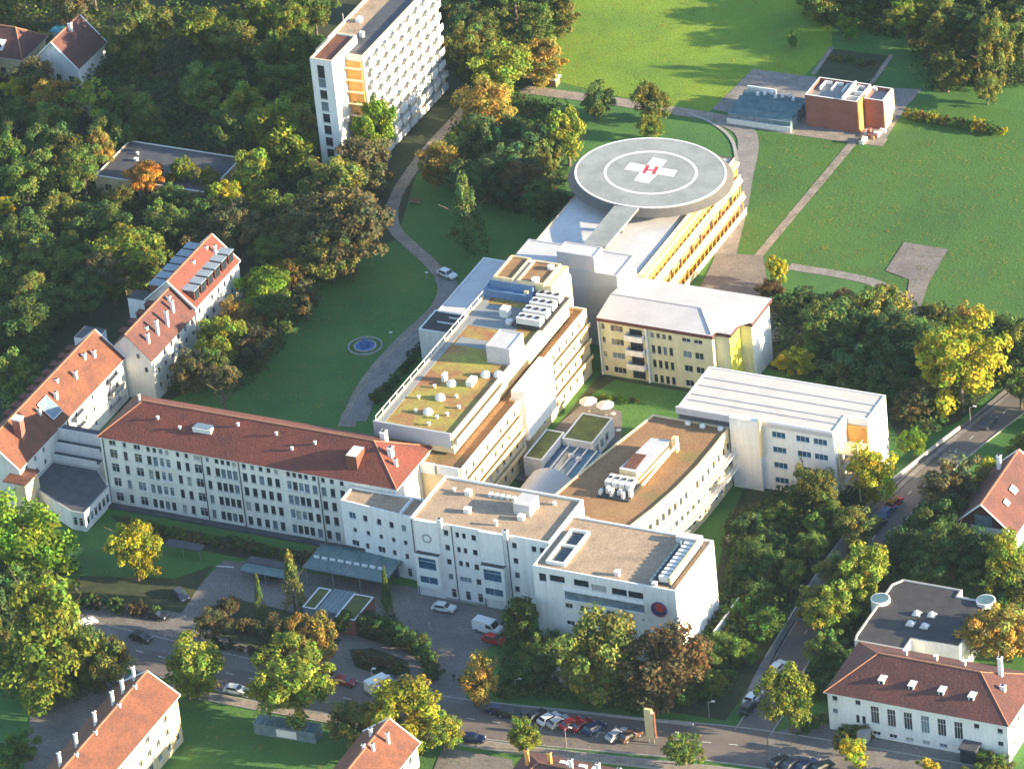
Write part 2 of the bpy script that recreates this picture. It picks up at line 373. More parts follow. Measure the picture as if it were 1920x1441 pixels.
def walls(root, x0, x1, y0, y1, z0, z1, wm, wins=None, name='wall'):
    wins = wins or {}; mb = MB(wm); poly = rect(x0, x1, y0, y1); put = []
    for i in range(4):
        a, b = poly[i], poly[(i + 1) % 4]; put.append((a, b, facade(mb, a, b, z0, z1, wins.get(i, ()), wm)))
    mb.build(name, root)
    for a, b, ws in put: put_windows(root, a, b, ws)
# ================================================================== BUILDINGS
rnd = random.Random(11)
def WIN(x, z, w_, h_, x0, st='wg', name='window'): return (x - x0 - w_ / 2, x - x0 + w_ / 2, z - h_ / 2, z + h_ / 2, st, name)
def vent(root, x, y, z, s=.5, h=.8, m='machine_white', name='roof_vent'): return MB(m).box(x - s / 2, x + s / 2, y - s / 2, y + s / 2, z, z + h).box(x - s / 2 - .08, x + s / 2 + .08, y - s / 2 - .08, y + s / 2 + .08, z + h, z + h + .1).build(name, root)
def chimney(root, x, y, z0, z1, a=.7, b=.7, m='white_wall', name='chimney'):
    mb = MB(m, 'machine_dark'); mb.box(x - a / 2, x + a / 2, y - b / 2, y + b / 2, z0, z1, m).box(x - a / 2 - .08, x + a / 2 + .08, y - b / 2 - .08, y + b / 2 + .08, z1, z1 + .15, m).box(x - a / 4, x + a / 4, y - b / 4, y + b / 4, z1 + .15, z1 + .4, 'machine_dark'); return mb.build(name, root)
def dormer(root, x, y, z, wd, dp, h, wall='white_wall', top='slate_roof', face='+x', slope=.15):
    mb = MB(wall, top, 'glass'); x0, x1 = (x - dp, x) if face == '+x' else (x, x + dp) if face == '-x' else (x - wd / 2, x + wd / 2)
    y0, y1 = (y - wd / 2, y + wd / 2) if 'x' in face else (y, y + dp)
    mb.box(x0, x1, y0, y1, z - 1.2, z + h, wall)
    mb.box(x0 - .15, x1 + .15, y0 - .15, y1 + .15, z + h, z + h + .15, top)
    if face == '+x': mb.box(x1 + .002, x1 + .05, y0 + .2, y1 - .2, z + .15, z + h - .15, 'glass')
    elif face == '-x': mb.box(x0 - .05, x0 - .002, y0 + .2, y1 - .2, z + .15, z + h - .15, 'glass')
    else: mb.box(x0 + .2, x1 - .2, y0 - .05, y0 - .002, z + .15, z + h - .15, 'glass')
    return mb.build('dormer', root)
def skylight(root, x, y, z, w_, l_, nx, m='glass_light'):   # tilted pane on a roof slope, nx = slope rise per m in +x or y
    mb = MB(m, 'window_frame'); ax, k = nx
    def zz(px_, py_): return z + k * ((px_ - x) if ax == 'x' else (py_ - y)) + .2
    c = [(x - w_ / 2, y - l_ / 2), (x + w_ / 2, y - l_ / 2), (x + w_ / 2, y + l_ / 2), (x - w_ / 2, y + l_ / 2)]
    mb.face([(a, b, zz(a, b) + .1) for a, b in c], m)
    for i in range(4):
        a, b = c[i], c[(i + 1) % 4]; mb.bar((*a, zz(*a) + .06), (*b, zz(*b) + .06), .09, 'window_frame', 4)
    return mb.build('roof_window', root)

# ---- 1 long ward building with red hipped roof
t = thing('ward_building', 'long white five-storey building with red hipped tile roof and rows of windows', 'building', (-54, -59.4, 0))
X0, X1, Y0, Y1 = -54.2, 6.2, -59.4, -44.9
us = []
cols = [(-51.7, 1.3), (-49.2, .7), (-46.6, 1.3)] + [(-44.3, .75), (-43.0, .75), (-41.7, .75), (-40.4, .75)] + [(-38.2, .7), (-36.4, .7), (-34.2, 1.3), (-32.1, .7)]
cols += [(-30.2, .8), (-29.0, .8), (-27.8, .8), (-26.6, .8), (-24.6, .8), (-22.9, .8), (-21.2, .8), (-19.6, .8), (-18.0, .8), (-15.6, .8), (-14.4, .8), (-13.2, .8), (-12.0, .8), (-10.4, .8), (-8.6, .8), (-6.8, .8), (-4.8, .8)]
ws = []
for i, (x, w_) in enumerate(cols):
    for k, z in enumerate([1.9, 5.1, 8.2, 11.2]):
        st = 'wl' if (i in (5, 6) and k > 0) or (i in (20, 21, 22, 23) and k in (1, 3) and (i + k) % 2) else 'wg'
        ws.append(WIN(x, z, w_ * 1.2, 1.85, X0, st.replace('w', 'd') if st == 'wg' and w_ < 1 else st))
    ws.append(WIN(x, 13.55, w_ * 1.05, 1.1, X0, 'wg'))
walls(t, X0, X1, Y0, Y1, 0, 14.4, 'old_white_wall', {0: ws})
rf = hip(t, X0, X1, Y0, Y1, 14.6, 18.9, -48.4, -1.2, 'tile_red', oh=.4)
for x0, x1 in ((-45.0, -39.7), (-30.8, -26.0), (-16.2, -11.4)):
    for z in (.9, 4.05, 7.15, 10.15): MB('old_white_wall').box(x0, x1, Y0 - .35, Y0 - .003, z - .15, z + .02).build('window_ledge', t)
for x in (-53.6, -33.2, -25.6, -9.4): MB('slate_roof').box(x - .07, x + .07, Y0 - .16, Y0 - .02, .36, 14.4).build('downpipe', t)
for z0 in (16.5,):
    k = MB('machine_white', 'glass_light'); k.prism([(-36.4, -56.0), (-32.6, -56.0), (-32.6, -53.6), (-36.4, -53.6)], 16.0, 17.6, 'machine_white'); k.box(-36.1, -32.9, -55.8, -53.8, 17.6, 17.72, 'glass_light').build('roof_hatch', t)
k = MB('machine_white', 'tile_orange'); k.box(-4.3, -2.2, -57.6, -54.2, 15.2, 18.6, 'tile_orange', top='machine_white').build('roof_house', t)
for x, y in ((-44, -55), (-39, -56), (-28, -53.8), (-20, -54.2), (-12, -54.6), (-16, -56.2)): vent(rf, x, y, 15.6 + (6.9 - abs(y + 52.5)) * .62 - .9, .35, .55)
chimney(t, 2.4, -53.0, 15.5, 18.6, .8, 1.1); chimney(t, -.6, -49.5, 16.2, 19.3, 1.0, 1.2); chimney(t, -49.5, -51.6, 17.4, 19.6, .3, .3)
chimney(t, 4.0, -54.5, 14.9, 17.2, .6, .5)
MB('concrete', 'slate_roof').box(X0 - .2, -2.8, Y0 - 1.5, Y0 - .003, 0, .35, 'slate_roof').build('light_well', t)

# ---- 2 entrance block, left low part
t = thing('entrance_building', 'white four-storey entrance building with brown gravel roof and two projecting glazed bays', 'building', (14, -69.5, 0))
def ows(l, x0, w_, h_, st='wg'): return [WIN(x, z, w_, h_, x0, st) for x, z in l]
F1 = [(-2.6, -64.3), (13.9, -65.9), (13.9, -59.6), (-2.6, -59.6)]
block(t, F1, 0, 13.6, 'white_wall', 'gravel_roof', {0: ows([(-.4, 10.8)], -2.6, 1.4, 1.4, 'wb') + ows([(2.3, 10.8), (5.2, 10.8), (7.8, 10.8), (10.4, 10.8), (12.6, 10.7)], -2.6, .95, 1.35) + ows([(-.2, 7.75), (2.6, 7.75), (5.3, 7.7), (7.9, 7.7), (10.4, 7.7), (12.6, 7.7)], -2.6, .8, 1.0) + ows([(-.4, 4.9), (5.1, 4.9)], -2.6, 1.5, 1.3) + ows([(2.1, 4.9), (7.8, 4.9), (10.4, 4.8), (12.6, 4.8)], -2.6, .8, 1.2) + ows([(10.6, 1.4), (12.8, 1.4)], -2.6, .9, 1.8)}, par=.35, wname='wing_wall', rname='wing_roof')
F2 = rect(14.0, 41.1, -69.5, -55.0)
fw = ows([(20.9, 14.3), (26.3, 14.3), (34.2, 14.2), (38.0, 14.2), (39.6, 14.2), (20.9, 11.2), (26.3, 11.2), (34.2, 11.0), (20.9, 8.2), (26.3, 8.1), (34.2, 8.0), (20.9, 5.1), (26.4, 5.0), (33.9, 5.0), (38.2, 11.0), (38.2, 8.0), (38.2, 5.0)], 14, .95, 1.25)
fw += ows([(23.1, 14.3), (24.4, 14.3), (23.1, 11.2), (24.4, 11.2), (23.2, 8.3), (24.5, 8.3)], 14, .75, 1.2) + ows([(23.8, 5.0)], 14, 2.3, 1.1, 'wl3') + ows([(21.2, 1.6), (24.0, 1.6), (26.4, 1.6), (34.4, 1.6), (36.8, 1.6)], 14, .95, 1.9)
block(t, F2, 0, 16.2, 'white_wall', 'gravel_roof', {0: fw}, par=.45, cap='paint_white')
for xb in (14.9, 27.7):
    b0, b1 = xb, xb + 4.6
    mb = MB('white_wall')
    wz = [(.55, 4.05, 6.7, 9.1, 'wb1', 'bay_window'), (.55, 4.05, 3.7, 5.2, 'wb2', 'bay_window')]
    p = [(b0, -70.9), (b1, -70.9), (b1, -69.503), (b0, -69.503)]; z0, z1 = 2.9, 9.7
    put = facade(mb, p[0], p[1], z0, z1, wz, 'white_wall'); facade(mb, p[1], p[2], z0, z1, (), 'white_wall'); facade(mb, p[3], p[0], z0, z1, (), 'white_wall')
    mb.face([(*q, z1) for q in p], 'slate_roof'); mb.face([(*q, z0) for q in p[::-1]], 'white_wall'); mb.box(b0 - .1, b1 + .1, -71.1, -70.9, z1 - .2, z1 + .1)
    mb.build('bay', t); put_windows(t, p[0], p[1], put)
for xb, hh in ((14.9, 16.0), (27.5, 16.0)):   # flat pilaster panels above the bays
    mb = MB('white_wall'); mb.box(xb, xb + 4.6, -69.9, -69.503, 9.8, 16.2).build('wall_panel', t)
mb = MB('concrete'); mb.bar((17.2, -69.92, 12.7), (17.2, -69.98, 12.7), .95, 'concrete', 20); mb.bar((17.2, -69.985, 12.7), (17.2, -70.0, 12.7), .6, 'white_wall', 20).build('wall_emblem', t)
for x in (20.1, 32.9):
    chimney(t, x, -69.9, 15.6, 17.2, .9, .6, 'white_wall', 'roof_figure')
for x, y, s, h in ((20.5, -59, 1.0, .9), (22.8, -64.2, 1.1, .8), (33.0, -63.5, 1.1, .8), (29.5, -66.6, .5, 1.0), (36.6, -57.5, .5, .5), (17.5, -58.6, .4, .5)): vent(t, x, y, 15.75, s, h)
MB('light_metal', 'cream_wall').box(31.0, 34.2, -62.4, -58.6, 15.75, 18.0, 'light_metal').build('plant_house', t)
for i in range(5): MB('machine_white').box(24.2 + i * 1.15, 24.8 + i * 1.15, -58.6, -57.8, 15.75, 16.4).build('roof_vent', t)
MB('paint_white').box(9.6, 9.95, -65.1, -59.95, 13.26, 13.9).build('parapet_rail', t)

MB('concrete').box(19.6, 27.6, -69.62, -69.503, 0, .55).build('plinth', t); MB('concrete').box(32.4, 41.1, -69.62, -69.503, 0, .55).build('plinth', t)
for x in (14.3, 22.1, 27.4, 32.9, 40.9): MB('slate_roof').box(x - .06, x + .06, -69.65, -69.52, 0, 15.9).build('downpipe', t)
# ---- 3 front right block
t = thing('corner_building', 'white corner building with round blue and red sign and long roof cooling unit', 'building', (41, -76.6, 0))
fw = [WIN(42.9, 13.8, 1.4, 1.7, 41.2, 'wg1')] + ows([(45.7, 14.0), (50.3, 14.0), (53.6, 13.6), (57.5, 13.6), (60.6, 13.6)], 41.2, 2.9, 1.4, 'wg1') + ows([(55.4, 8.8), (58.2, 8.8), (47.5, 8.8), (50.4, 8.8)], 41.2, 1.4, 1.0) + ows([(58.2, 5.4), (47.5, 5.2), (50.4, 5.2), (54.6, 5.2)], 41.2, 1.5, .9) + ows([(61.6, 8.6)], 41.2, .4, .5)
fw += ows([(44, 2.0), (48, 2.0), (52, 2.0), (56, 2.0), (60, 2.0)], 41.2, 1.4, 1.4)
rw = [(11.2, 12.4, .3, 2.6, 'dg1', 'door'), (12.0, 12.6, 4.6, 5.4, 'wg'), (16.5, 17.4, 3.3, 4.0, 'wg')]
F3 = rect(41.2, 68.3, -76.6, -60.0)
block(t, F3, 0, 16.0, 'white_wall', 'gravel_roof', {0: fw, 1: rw}, par=.35, cap='paint_white')
mb = MB('glass_light', 'white_wall'); mb.box(47.0, 62.0, -76.75, -76.603, 10.3, 12.1, 'glass_light'); mb.box(46.9, 62.1, -77.0, -76.603, 12.1, 12.3, 'white_wall'); mb.box(46.9, 62.1, -77.0, -76.603, 10.1, 10.3, 'white_wall').build('glazed_band', t)
mb = MB('cloth_dark'); M['sign_blue'] = mat('sign_blue', (.03, .05, .16), (.02, .04, .13), 1, rough=.4); M['sign_red'] = mat('sign_red', (.5, .05, .06), (.42, .04, .05), 1, rough=.4)
mb = MB('sign_blue'); mb.bar((64.9, -76.61, 11.6), (64.9, -76.85, 11.6), 1.5, 'sign_blue', 32); sg = mb.build('round_sign', t)
mb = MB('sign_red'); mb.bar((65.1, -76.86, 12.0), (65.1, -76.91, 12.0), .85, 'sign_red', 24).build('red_disc', sg)
mb = MB('sign_red')
for i in range(14):
    a0, a1 = 2 * math.pi * i / 14, 2 * math.pi * (i + 1) / 14
    mb.bar((64.9 + 1.36 * math.cos(a0), -76.87, 11.6 + 1.36 * math.sin(a0)), (64.9 + 1.36 * math.cos(a1), -76.87, 11.6 + 1.36 * math.sin(a1)), .05, 'sign_red', 4)
mb.build('red_rim', sg)
# skylight frame on the left, cooling unit on the right
mb = MB('paint_white', 'glass')
for x0, x1, y0, y1 in ((43.0, 46.6, -75.0, -74.6), (43.0, 46.6, -64.6, -64.2), (43.0, 43.4, -74.6, -64.6), (46.2, 46.6, -74.6, -64.6), (43.4, 46.2, -69.4, -69.1)): mb.box(x0, x1, y0, y1, 15.64, 16.35)
mb.build('skylight_frame', t); MB('glass').box(43.4, 46.2, -74.6, -69.4, 15.66, 15.8).box(43.4, 46.2, -69.1, -64.6, 15.66, 15.8).build('skylight_glass', t)
u = MB('machine_dark'); u.box(63.6, 66.9, -75.2, -62.2, 15.66, 15.9); u = u.build('unit_base', t)
mb = MB('cream_wall'); mb.box(66.4, 66.8, -75.0, -62.6, 15.9, 17.3, 'cream_wall').build('unit_screen', u)
for i in range(10): MB('machine_white').box(64.3, 66.1, -74.6 + i * 1.2, -73.9 + i * 1.2, 15.9, 17.0).build('cooling_fin', u)
MB('glass_light').box(63.1, 63.4, -76.0, -61.2, 15.66, 16.6).build('unit_rail', u)
vent(t, 56.5, -74.6, 15.65, .8, .9); vent(t, 64.2, -76.0, 15.65, .7, .9)
MB('machine_white').box(62.0, 66.5, -62.0, -60.4, 15.66, 16.9).build('duct', t)
# white retaining wall beside its ramp
MB('white_wall').box(70.6, 71.0, -68.0, -57.0, 0, 2.6).build('ramp_wall', label='white retaining wall beside the corner building ramp', cat='wall', loc=(70.6, -68, 0))

# ---- 4 central ward building, planted roof
t = thing('central_building', 'cream terraced hospital building with planted green roof, white domes and rooftop chillers', 'building', (-4.7, -49.6, 0))
rwins = [(u, u + .9, v, v + 1.3, 'wg') for v in (1.4, 4.9, 8.4, 11.6) for u in [1.6 + 2.9 * i for i in range(20)] if not (24.4 < u + .5 < 36.6)][:64]
G = [(-4.7, -49.6), (14.4, -49.6), (14.4, -25.0), (12.9, -25.0), (12.9, 8.2), (-4.7, 8.2)]
def sub(l, u0, u1): return [(a - u0, b - u0, c, d, e) for a, b, c, d, e in l if a > u0 + .2 and b < u1 - .2]
block(t, G, 0, 14.1, 'cream_wall', 'sedum_brown', {1: sub(rwins, 0, 24.6), 3: sub(rwins, 24.6, 57.8)}, par=.5, cap='paint_white')
for y0, y1, x in ((-49.4, -25.2, 14.4), (-11.6, 7.8, 12.9)):
    for z in (3.6, 7.1, 10.5):
        MB('cream_wall', 'orange_wall').box(x + .003, x + .75, y0, y1, z, z + .22, 'orange_wall').box(x + .62, x + .75, y0, y1, z + .22, z + .95, 'cream_wall').build('balcony', t)
MB('white_wall').box(12.91, 15.6, -24.9, -12.6, 5.5, 15.8).build('stair_screen', t)
MB('paint_white').box(14.41, 14.75, -25.1, -24.75, 0, 15.2).build('drain_mast', t)
U = rect(-4.7, 10.9, -45.0, 9.0)
block(t, [(-4.7, -45), (10.9, -45), (10.9, -23.2), (10.9, 5.0), (-4.7, 5.0)], 14.0, 18.2, 'cream_wall', 'sedum_green', {}, par=.35, cap='concrete', wname='upper_wall', rname='planted_roof')
MB('grey_metal').box(-4.9, 10.6, -45.35, -45.003, 15.3, 18.35).build('metal_fascia', t)
MB('cream_wall', 'paint_white').box(10.903, 11.9, -45.2, -24.0, 16.0, 16.25).box(11.7, 11.9, -45.2, -24.0, 16.25, 17.2, 'paint_white').build('roof_gallery', t)
MB('grey_membrane').box(-4.4, -3.0, -44.6, 4.6, 17.86, 17.92).build('roof_edge_strip', t)
mb = MB('paint_white'); mb.bar((-4.5, -44.8, 19.1), (-4.5, 4.8, 19.1), .09, n=4)
for i in range(18): mb.bar((-4.5, -44.8 + i * 2.9, 18.2), (-4.5, -44.8 + i * 2.9, 19.1), .07, n=4)
mb.build('railing', t)
block(t, rect(6.2, 10.95, -20.2, -14.2), 17.86, 21.5, 'light_metal', 'light_metal', {}, par=.12, wname='lift_house', rname='lift_house_roof')
MB('grey_membrane').box(-2.5, 6.0, -16.3, -13.4, 17.86, 17.9).box(-3.0, 6.4, -9.2, -1.0, 17.86, 17.9).build('roof_walkway', t)
for x, y in ((3.3, -39.3), (3.3, -34.2), (3.2, -29.2), (7.9, -24.6), (10.2, -23.9)): MB('machine_white').cyl((x, y), .95, 17.86, 18.2, n=16).dome((x, y), .85, 18.2, .7).build('dome_skylight', t)
for x, y in ((1.0, -39.6), (.6, -31.0), (5.6, -40.4), (5.2, -43.0), (7.0, -39), (1.5, -28.2), (6.0, -33), (8.0, -36.2), (-.6, -35.2)): vent(t, x, y, 17.86, .4, .5)
MB('machine_white').box(6.0, 7.2, -29.0, -26.6, 17.86, 18.9).build('roof_unit', t); MB('machine_white').box(1.0, 1.6, -28.8, -27.4, 17.86, 19.3).build('roof_unit', t)
MB('machine_dark', 'paint_white').box(5.2, 11.6, -7.6, 4.4, 18.2, 18.45).build('chiller_deck', t)
for r_ in range(4):
    y = -6.4 + r_ * 2.9
    c = MB('machine_white').box(6.2, 11.0, y - 1.0, y + 1.0, 18.75, 20.0).box(6.3, 6.6, y - .9, y + .9, 18.45, 18.75, 'machine_dark').box(10.6, 10.9, y - .9, y + .9, 18.45, 18.75, 'machine_dark').build('chiller', t)
    for k in range(3): MB('machine_dark').cyl((7.1 + k * 1.5, y), .5, 20.01, 20.12, n=12).build('fan', c)
MB('machine_white').box(1.6, 3.2, -5.0, -3.2, 17.9, 19.6).build('roof_unit', t); MB('cream_wall').box(3.6, 4.4, 1.6, 2.6, 17.9, 20.0).build('roof_unit', t); MB('machine_white').cyl((4.2, -6.4), .7, 17.9, 18.5).build('roof_fan', t)
MB('paint_white').box(5.4, 9.2, -49.9, -49.603, 12.2, 14.5).box(9.7, 14.0, -49.9, -49.603, 12.5, 14.4).build('terrace_parapet', t)
# blue roof house with two planted trays
t2 = thing('roof_house', 'blue metal roof house with two planted roof trays on the hospital', 'roof house', (-4.6, 0, 18))
MB('cream_wall').box(5.203, 8.4, 5.003, 12.0, 0, 18.6).build('side_body', t2)
MB('blue_wall').box(-4.7, 5.2, 5.003, 12.0, 0, 18.6).box(-4.4, 5.4, 1.0, 4.99, 17.9, 19.5, 'blue_wall').build('body', t2)
MB('blue_wall', 'light_metal').box(-3.6, 5.2, 2.2, 11.2, 19.503, 21.0, 'blue_wall', top='light_metal').box(-4.2, -3.61, 2.4, 11.2, 18.6, 19.9, 'glass_blue').build('upper_body', t2)
for x0, x1, y0, y1, nm in ((-3.0, 1.0, 2.6, 10.8, 0), (1.9, 7.4, 2.6, 10.4, 1)):
    MB('sedum_brown').box(x0 + .35, x1 - .35, y0 + .35, y1 - .35, 21.0, 21.3).build('planted_tray', t2)
    f = MB('cream_wall')
    for a in ((x0, x1, y0, y0 + .34), (x0, x1, y1 - .34, y1), (x0, x0 + .34, y0 + .34, y1 - .34), (x1 - .34, x1, y0 + .34, y1 - .34)): f.box(*a, 21.001, 21.6)
    f.build('tray_frame', t2)
MB('cream_wall').box(5.21, 8.6, 3.2, 10.9, 18.6, 20.995).build('side_house', t2)
MB('machine_white').cyl((5.4, 3.4), .8, 21.6, 22.1).build('roof_fan', t2); MB('machine_white').cyl((6.2, 8.6), .7, 21.3, 22.0).build('roof_fan', t2)

# ---- 5 low white wing behind, and small annex
t = thing('low_wing', 'low hall with flat white membrane roof beside the park path', 'building', (-19.6, 10, 0))
block(t, rect(-19.6, -4.8, 9.6, 30.6), 0, 7.1, 'white_wall', 'white_roof', {3: [(u, u + 1.2, 1.2, 2.8, 'wg') for u in (2, 5, 8, 11, 14, 17)]}, par=.15, cap='paint_white')
MB('grey_membrane').box(-14.5, -14.2, 12, 30.2, 6.96, 7.02).build('roof_seam', t); vent(t, -13.5, 20.5, 6.95, .6, .8)
t = thing('annex', 'small pale annex with dark flat roof below the green-roofed building', 'building', (-19.8, 2.2, 0))
block(t, rect(-19.8, -4.8, 2.2, 9.5), 0, 7.5, 'white_wall', 'dark_roof', {}, par=.2)
MB('paint_white').box(-17.5, -9.0, 5.6, 5.75, 7.3, 7.6).box(-16.0, -6, 7.6, 7.75, 7.3, 7.6).build('roof_rail', t)

# ---- 6 grey metal block
t = thing('plant_building', 'grey metal clad plant building with a pale box house on its roof', 'building', (-6.8, 18, 0))
block(t, rect(-6.8, 15.1, 17.6, 25.6), 0, 16.1, 'grey_metal', 'light_metal', {}, par=.12)
block(t, rect(2.9, 10.6, 17.75, 21.6), 16.0, 19.4, 'light_metal', 'white_roof', {}, par=.1, wname='box_house', rname='box_house_roof')
MB('white_wall').box(15.103, 15.3, 17.7, 25.5, 11.5, 16.0).build('white_cladding', t)

# ---- 7 helipad building
t = thing('clinic_building', 'long clinic building with white membrane roof and orange louvred galleries', 'building', (-8.6, 25.7, 0))
block(t, rect(-8.6, 15.8, 25.7, 71.5), 0, 12.2, 'cream_wall', 'white_roof', {}, par=.25, cap='machine_dark')
for k, (z, x) in enumerate(((8.0, 16.6), (4.2, 17.0), (.6, 17.3))):
    MB('orange_louver').box(15.803, 16.2, 26, 71.3, z - .6, z + 3.0).build('louvre_band', t)
    g = MB('cream_wall').box(15.803, x + .35, 26, 71.3, z + 3.05, z + 3.5); g.build('gallery_slab', t)
    MB('cream_wall').box(x + .2, x + .35, 26, 71.3, z - .55, z + .75).build('gallery_parapet', t)
    for i in range(24): MB('orange_wall').box(x, x + .18, 26.4 + i * 1.9, 26.6 + i * 1.9, z + .76, z + 3.05).build('gallery_post', t)
for i in range(9):
    MB('dark_frame', 'glass').box(16.22, 16.3, 28 + i * 4.8, 29.4 + i * 4.8, 4.8, 6.6, 'glass').build('gallery_door', t)
t = thing('helipad', 'round grey rooftop helipad with white circle and red H on a white cross', 'helipad', tuple(P(1220, 324, 15.3)[:2]) + (15.3,))
cx, cy = t.location[0], t.location[1]
def ring(pxr, pyr, z, n=64, c=(1220, 324)): return [tuple(P(c[0] + pxr * math.cos(2 * math.pi * i / n), c[1] - pyr * math.sin(2 * math.pi * i / n), z)[:2]) for i in range(n)]
MB('pad_grey', 'concrete').prism(ring(143, 66, 15.3), 14.5, 15.3, 'concrete', top='pad_grey').build('deck', t)
def annulus(name, a, b, z0, z1, m, par):
    A, B = ring(*a, 15.3), ring(*b, 15.3); mb = MB(m); n = len(A)
    for i in range(n):
        j = (i + 1) % n; mb.face([(*A[i], z1), (*A[j], z1), (*B[j], z1), (*B[i], z1)][::-1], m)
    return mb.build(name, par)
annulus('edge_line', (143, 66), (139, 64), 0, 15.325, 'paint_white', t)
annulus('circle_marking', (88.5, 41), (83, 38), 0, 15.325, 'paint_white', t)
A, B = ring(143, 66, 15.3), ring(156, 73, 15.3); mb = MB('pad_skirt')
for i in range(64):
    j = (i + 1) % 64; mb.face([(*A[i], 15.1), (*A[j], 15.1), (*B[j], 14.0), (*B[i], 14.0)][::-1]); mb.face([(*A[i], 14.5), (*A[j], 14.5), (*B[j], 13.9), (*B[i], 13.9)]); mb.face([(*B[i], 13.9), (*B[j], 13.9), (*B[j], 14.0), (*B[i], 14.0)])
mb.build('safety_net', t)
# cross and H, drawn along the deck's own axes
PZ = lambda l: [(*P(a, b, 15.3)[:2], 15.33) for a, b in l]
o_ = (1050, 240); zz = lambda l: [(o_[0] + a / 5.333, o_[1] + b / 5.333) for a, b in l]
cross = zz([(930, 295), (1070, 325), (1010, 400), (1175, 425), (1135, 490), (975, 465), (885, 555), (740, 525), (800, 440), (640, 415), (700, 345), (860, 375)])
MB('paint_white').face(PZ(cross)[::-1]).build('cross_marking', t)
mb = MB('paint_red')
for a in (zz([(868, 370), (900, 378), (852, 458), (822, 450)]), zz([(955, 385), (990, 392), (945, 470), (918, 460)]), zz([(866, 412), (932, 420), (926, 434), (858, 424)])): mb.face([(p[0], p[1], 15.36) for p in PZ(a)[::-1]])
mb.build('h_marking', t)
mb = MB('concrete')
for x, y in ((-2, 50), (11, 50), (-2, 63), (11, 63), (4.6, 57)): mb.cyl((x, y), .7, 11.9, 14.5)
mb.build('pillar', t)
a, b, c, d = [P(*q) for q in ((1152, 386, 15.2), (1198, 390, 15.2), (1136, 461, 13.6), (1093, 455, 13.6))]
mb = MB('pad_grey', 'concrete'); q = [a, b, c, d]; zt = [15.28, 15.28, 13.4, 13.4]
mb.face([(v.x, v.y, z) for v, z in zip(q, zt)][::-1], 'pad_grey'); mb.face([(v.x, v.y, z - .4) for v, z in zip(q, zt)], 'concrete')
for i in range(4):
    j = (i + 1) % 4; mb.face([(q[i].x, q[i].y, zt[i] - .4), (q[i].x, q[i].y, zt[i]), (q[j].x, q[j].y, zt[j]), (q[j].x, q[j].y, zt[j] - .4)], 'concrete')
mb.build('ramp', t)
MB('concrete').box(2.0, 2.5, 34, 34.5, 11.9, 13.3).box(5.2, 5.7, 34, 34.5, 11.9, 13.3).box(2.6, 3.1, 39, 39.5, 11.9, 14.2).box(6.0, 6.5, 39, 39.5, 11.9, 14.2).build('ramp_pier', t)

# ---- 8 pale green and yellow ward block (north-east)
t = thing('east_ward', 'pale yellow-green four-storey ward with flat pinkish roof and white balconies', 'building', (15.2, 8.4, 0))
ws = ows([(15.9, 1.4), (15.9, 4.6), (15.9, 7.7), (15.9, 10.6)], 15.2, .7, 1.2) + ows([(18.7, 1.4), (18.7, 4.6), (18.7, 7.6), (18.7, 10.6)], 15.2, 2.5, 1.3, 'wg3')
ws += [WIN(x, z, .72, 1.7 if z < 10 else 1.0, 15.2, 'dg1') for x in (26.0, 27.2, 28.4, 29.6) for z in (1.0, 4.25, 7.4, 10.5)]
ws += [WIN(x, z, 1.7, 1.4 if z < 10 else .8, 15.2) for x in (32.9, 35.3) for z in (1.1, 4.3, 7.4, 10.5)]
ws += [WIN(22.6, z, 2.6, 1.9 if z < 10 else 1.3, 15.2, 'dg2', 'balcony_door') for z in (1.2, 4.2, 7.3, 10.4)]
NE = [(15.2, 8.4), (38.2, 8.4), (38.2, 9.8), (41.0, 9.8), (41.0, 14.6), (43.4, 14.6), (43.4, 22.8), (15.2, 22.8)]
ry = [(u, u + .9, v, v + 1.4, 'wg') for u in (1.5, 4.6) for v in (1.2, 4.3, 7.4)] 
block(t, NE, 0, 12.2, 'yellow_wall', 'pink_roof', {0: ws, 5: [(2.2, 3.2, v, v + 1.3, 'wg') for v in (1.2, 4.3, 7.4)] + [(5.2, 6.2, v, v + 1.3, 'wg') for v in (1.2, 4.3, 7.4)]}, par=.05, cap='pink_roof')
MB('bright_yellow').box(41.003, 41.15, 9.82, 14.58, 0, 11.8).build('yellow_side', t)
MB('white_wall').box(43.403, 43.6, 14.7, 22.8, 0, 11.9).build('white_side', t)
for v in (1.2, 4.3, 7.4):
    child('window', window_mesh(1.0, 1.4, 'wg'), t, (43.62 - 15.2 - .0, 18.5 - 8.4, v), (0, 0, math.pi / 2))
# low mansard roof
rm = MB('pink_roof', 'slate_roof'); o = .7
e = [(15.0, 7.7), (38.6, 7.7), (38.6, 9.2), (41.7, 9.2), (41.7, 14.0), (44.0, 14.0), (44.0, 23.5), (15.0, 23.5)]
n = len(e); inn = inset(e, 3.2)
top = [(inn[0][0] - 3.0, inn[0][1]), (inn[1][0] - .4, inn[1][1]), (inn[2][0] - .4, inn[2][1]), (inn[3][0], inn[3][1] + 1), (inn[4][0], inn[4][1]), inn[5], inn[6], (inn[7][0] - 3.0, inn[7][1])]
rm.prism(e, 12.0, 12.75, 'tile_brown', top='pink_roof')
rm2 = [(15.0, 14.6, 13.9), (33.5, 14.6, 13.9), (38.2, 8.2, 12.76), (15.0, 8.2, 12.76)]
rm.face(rm2[::-1], 'pink_roof'); rm.face([(15.0, 14.6, 13.9), (15.0, 8.2, 12.76), (15.0, 23.2, 12.76)][::-1], 'slate_roof')
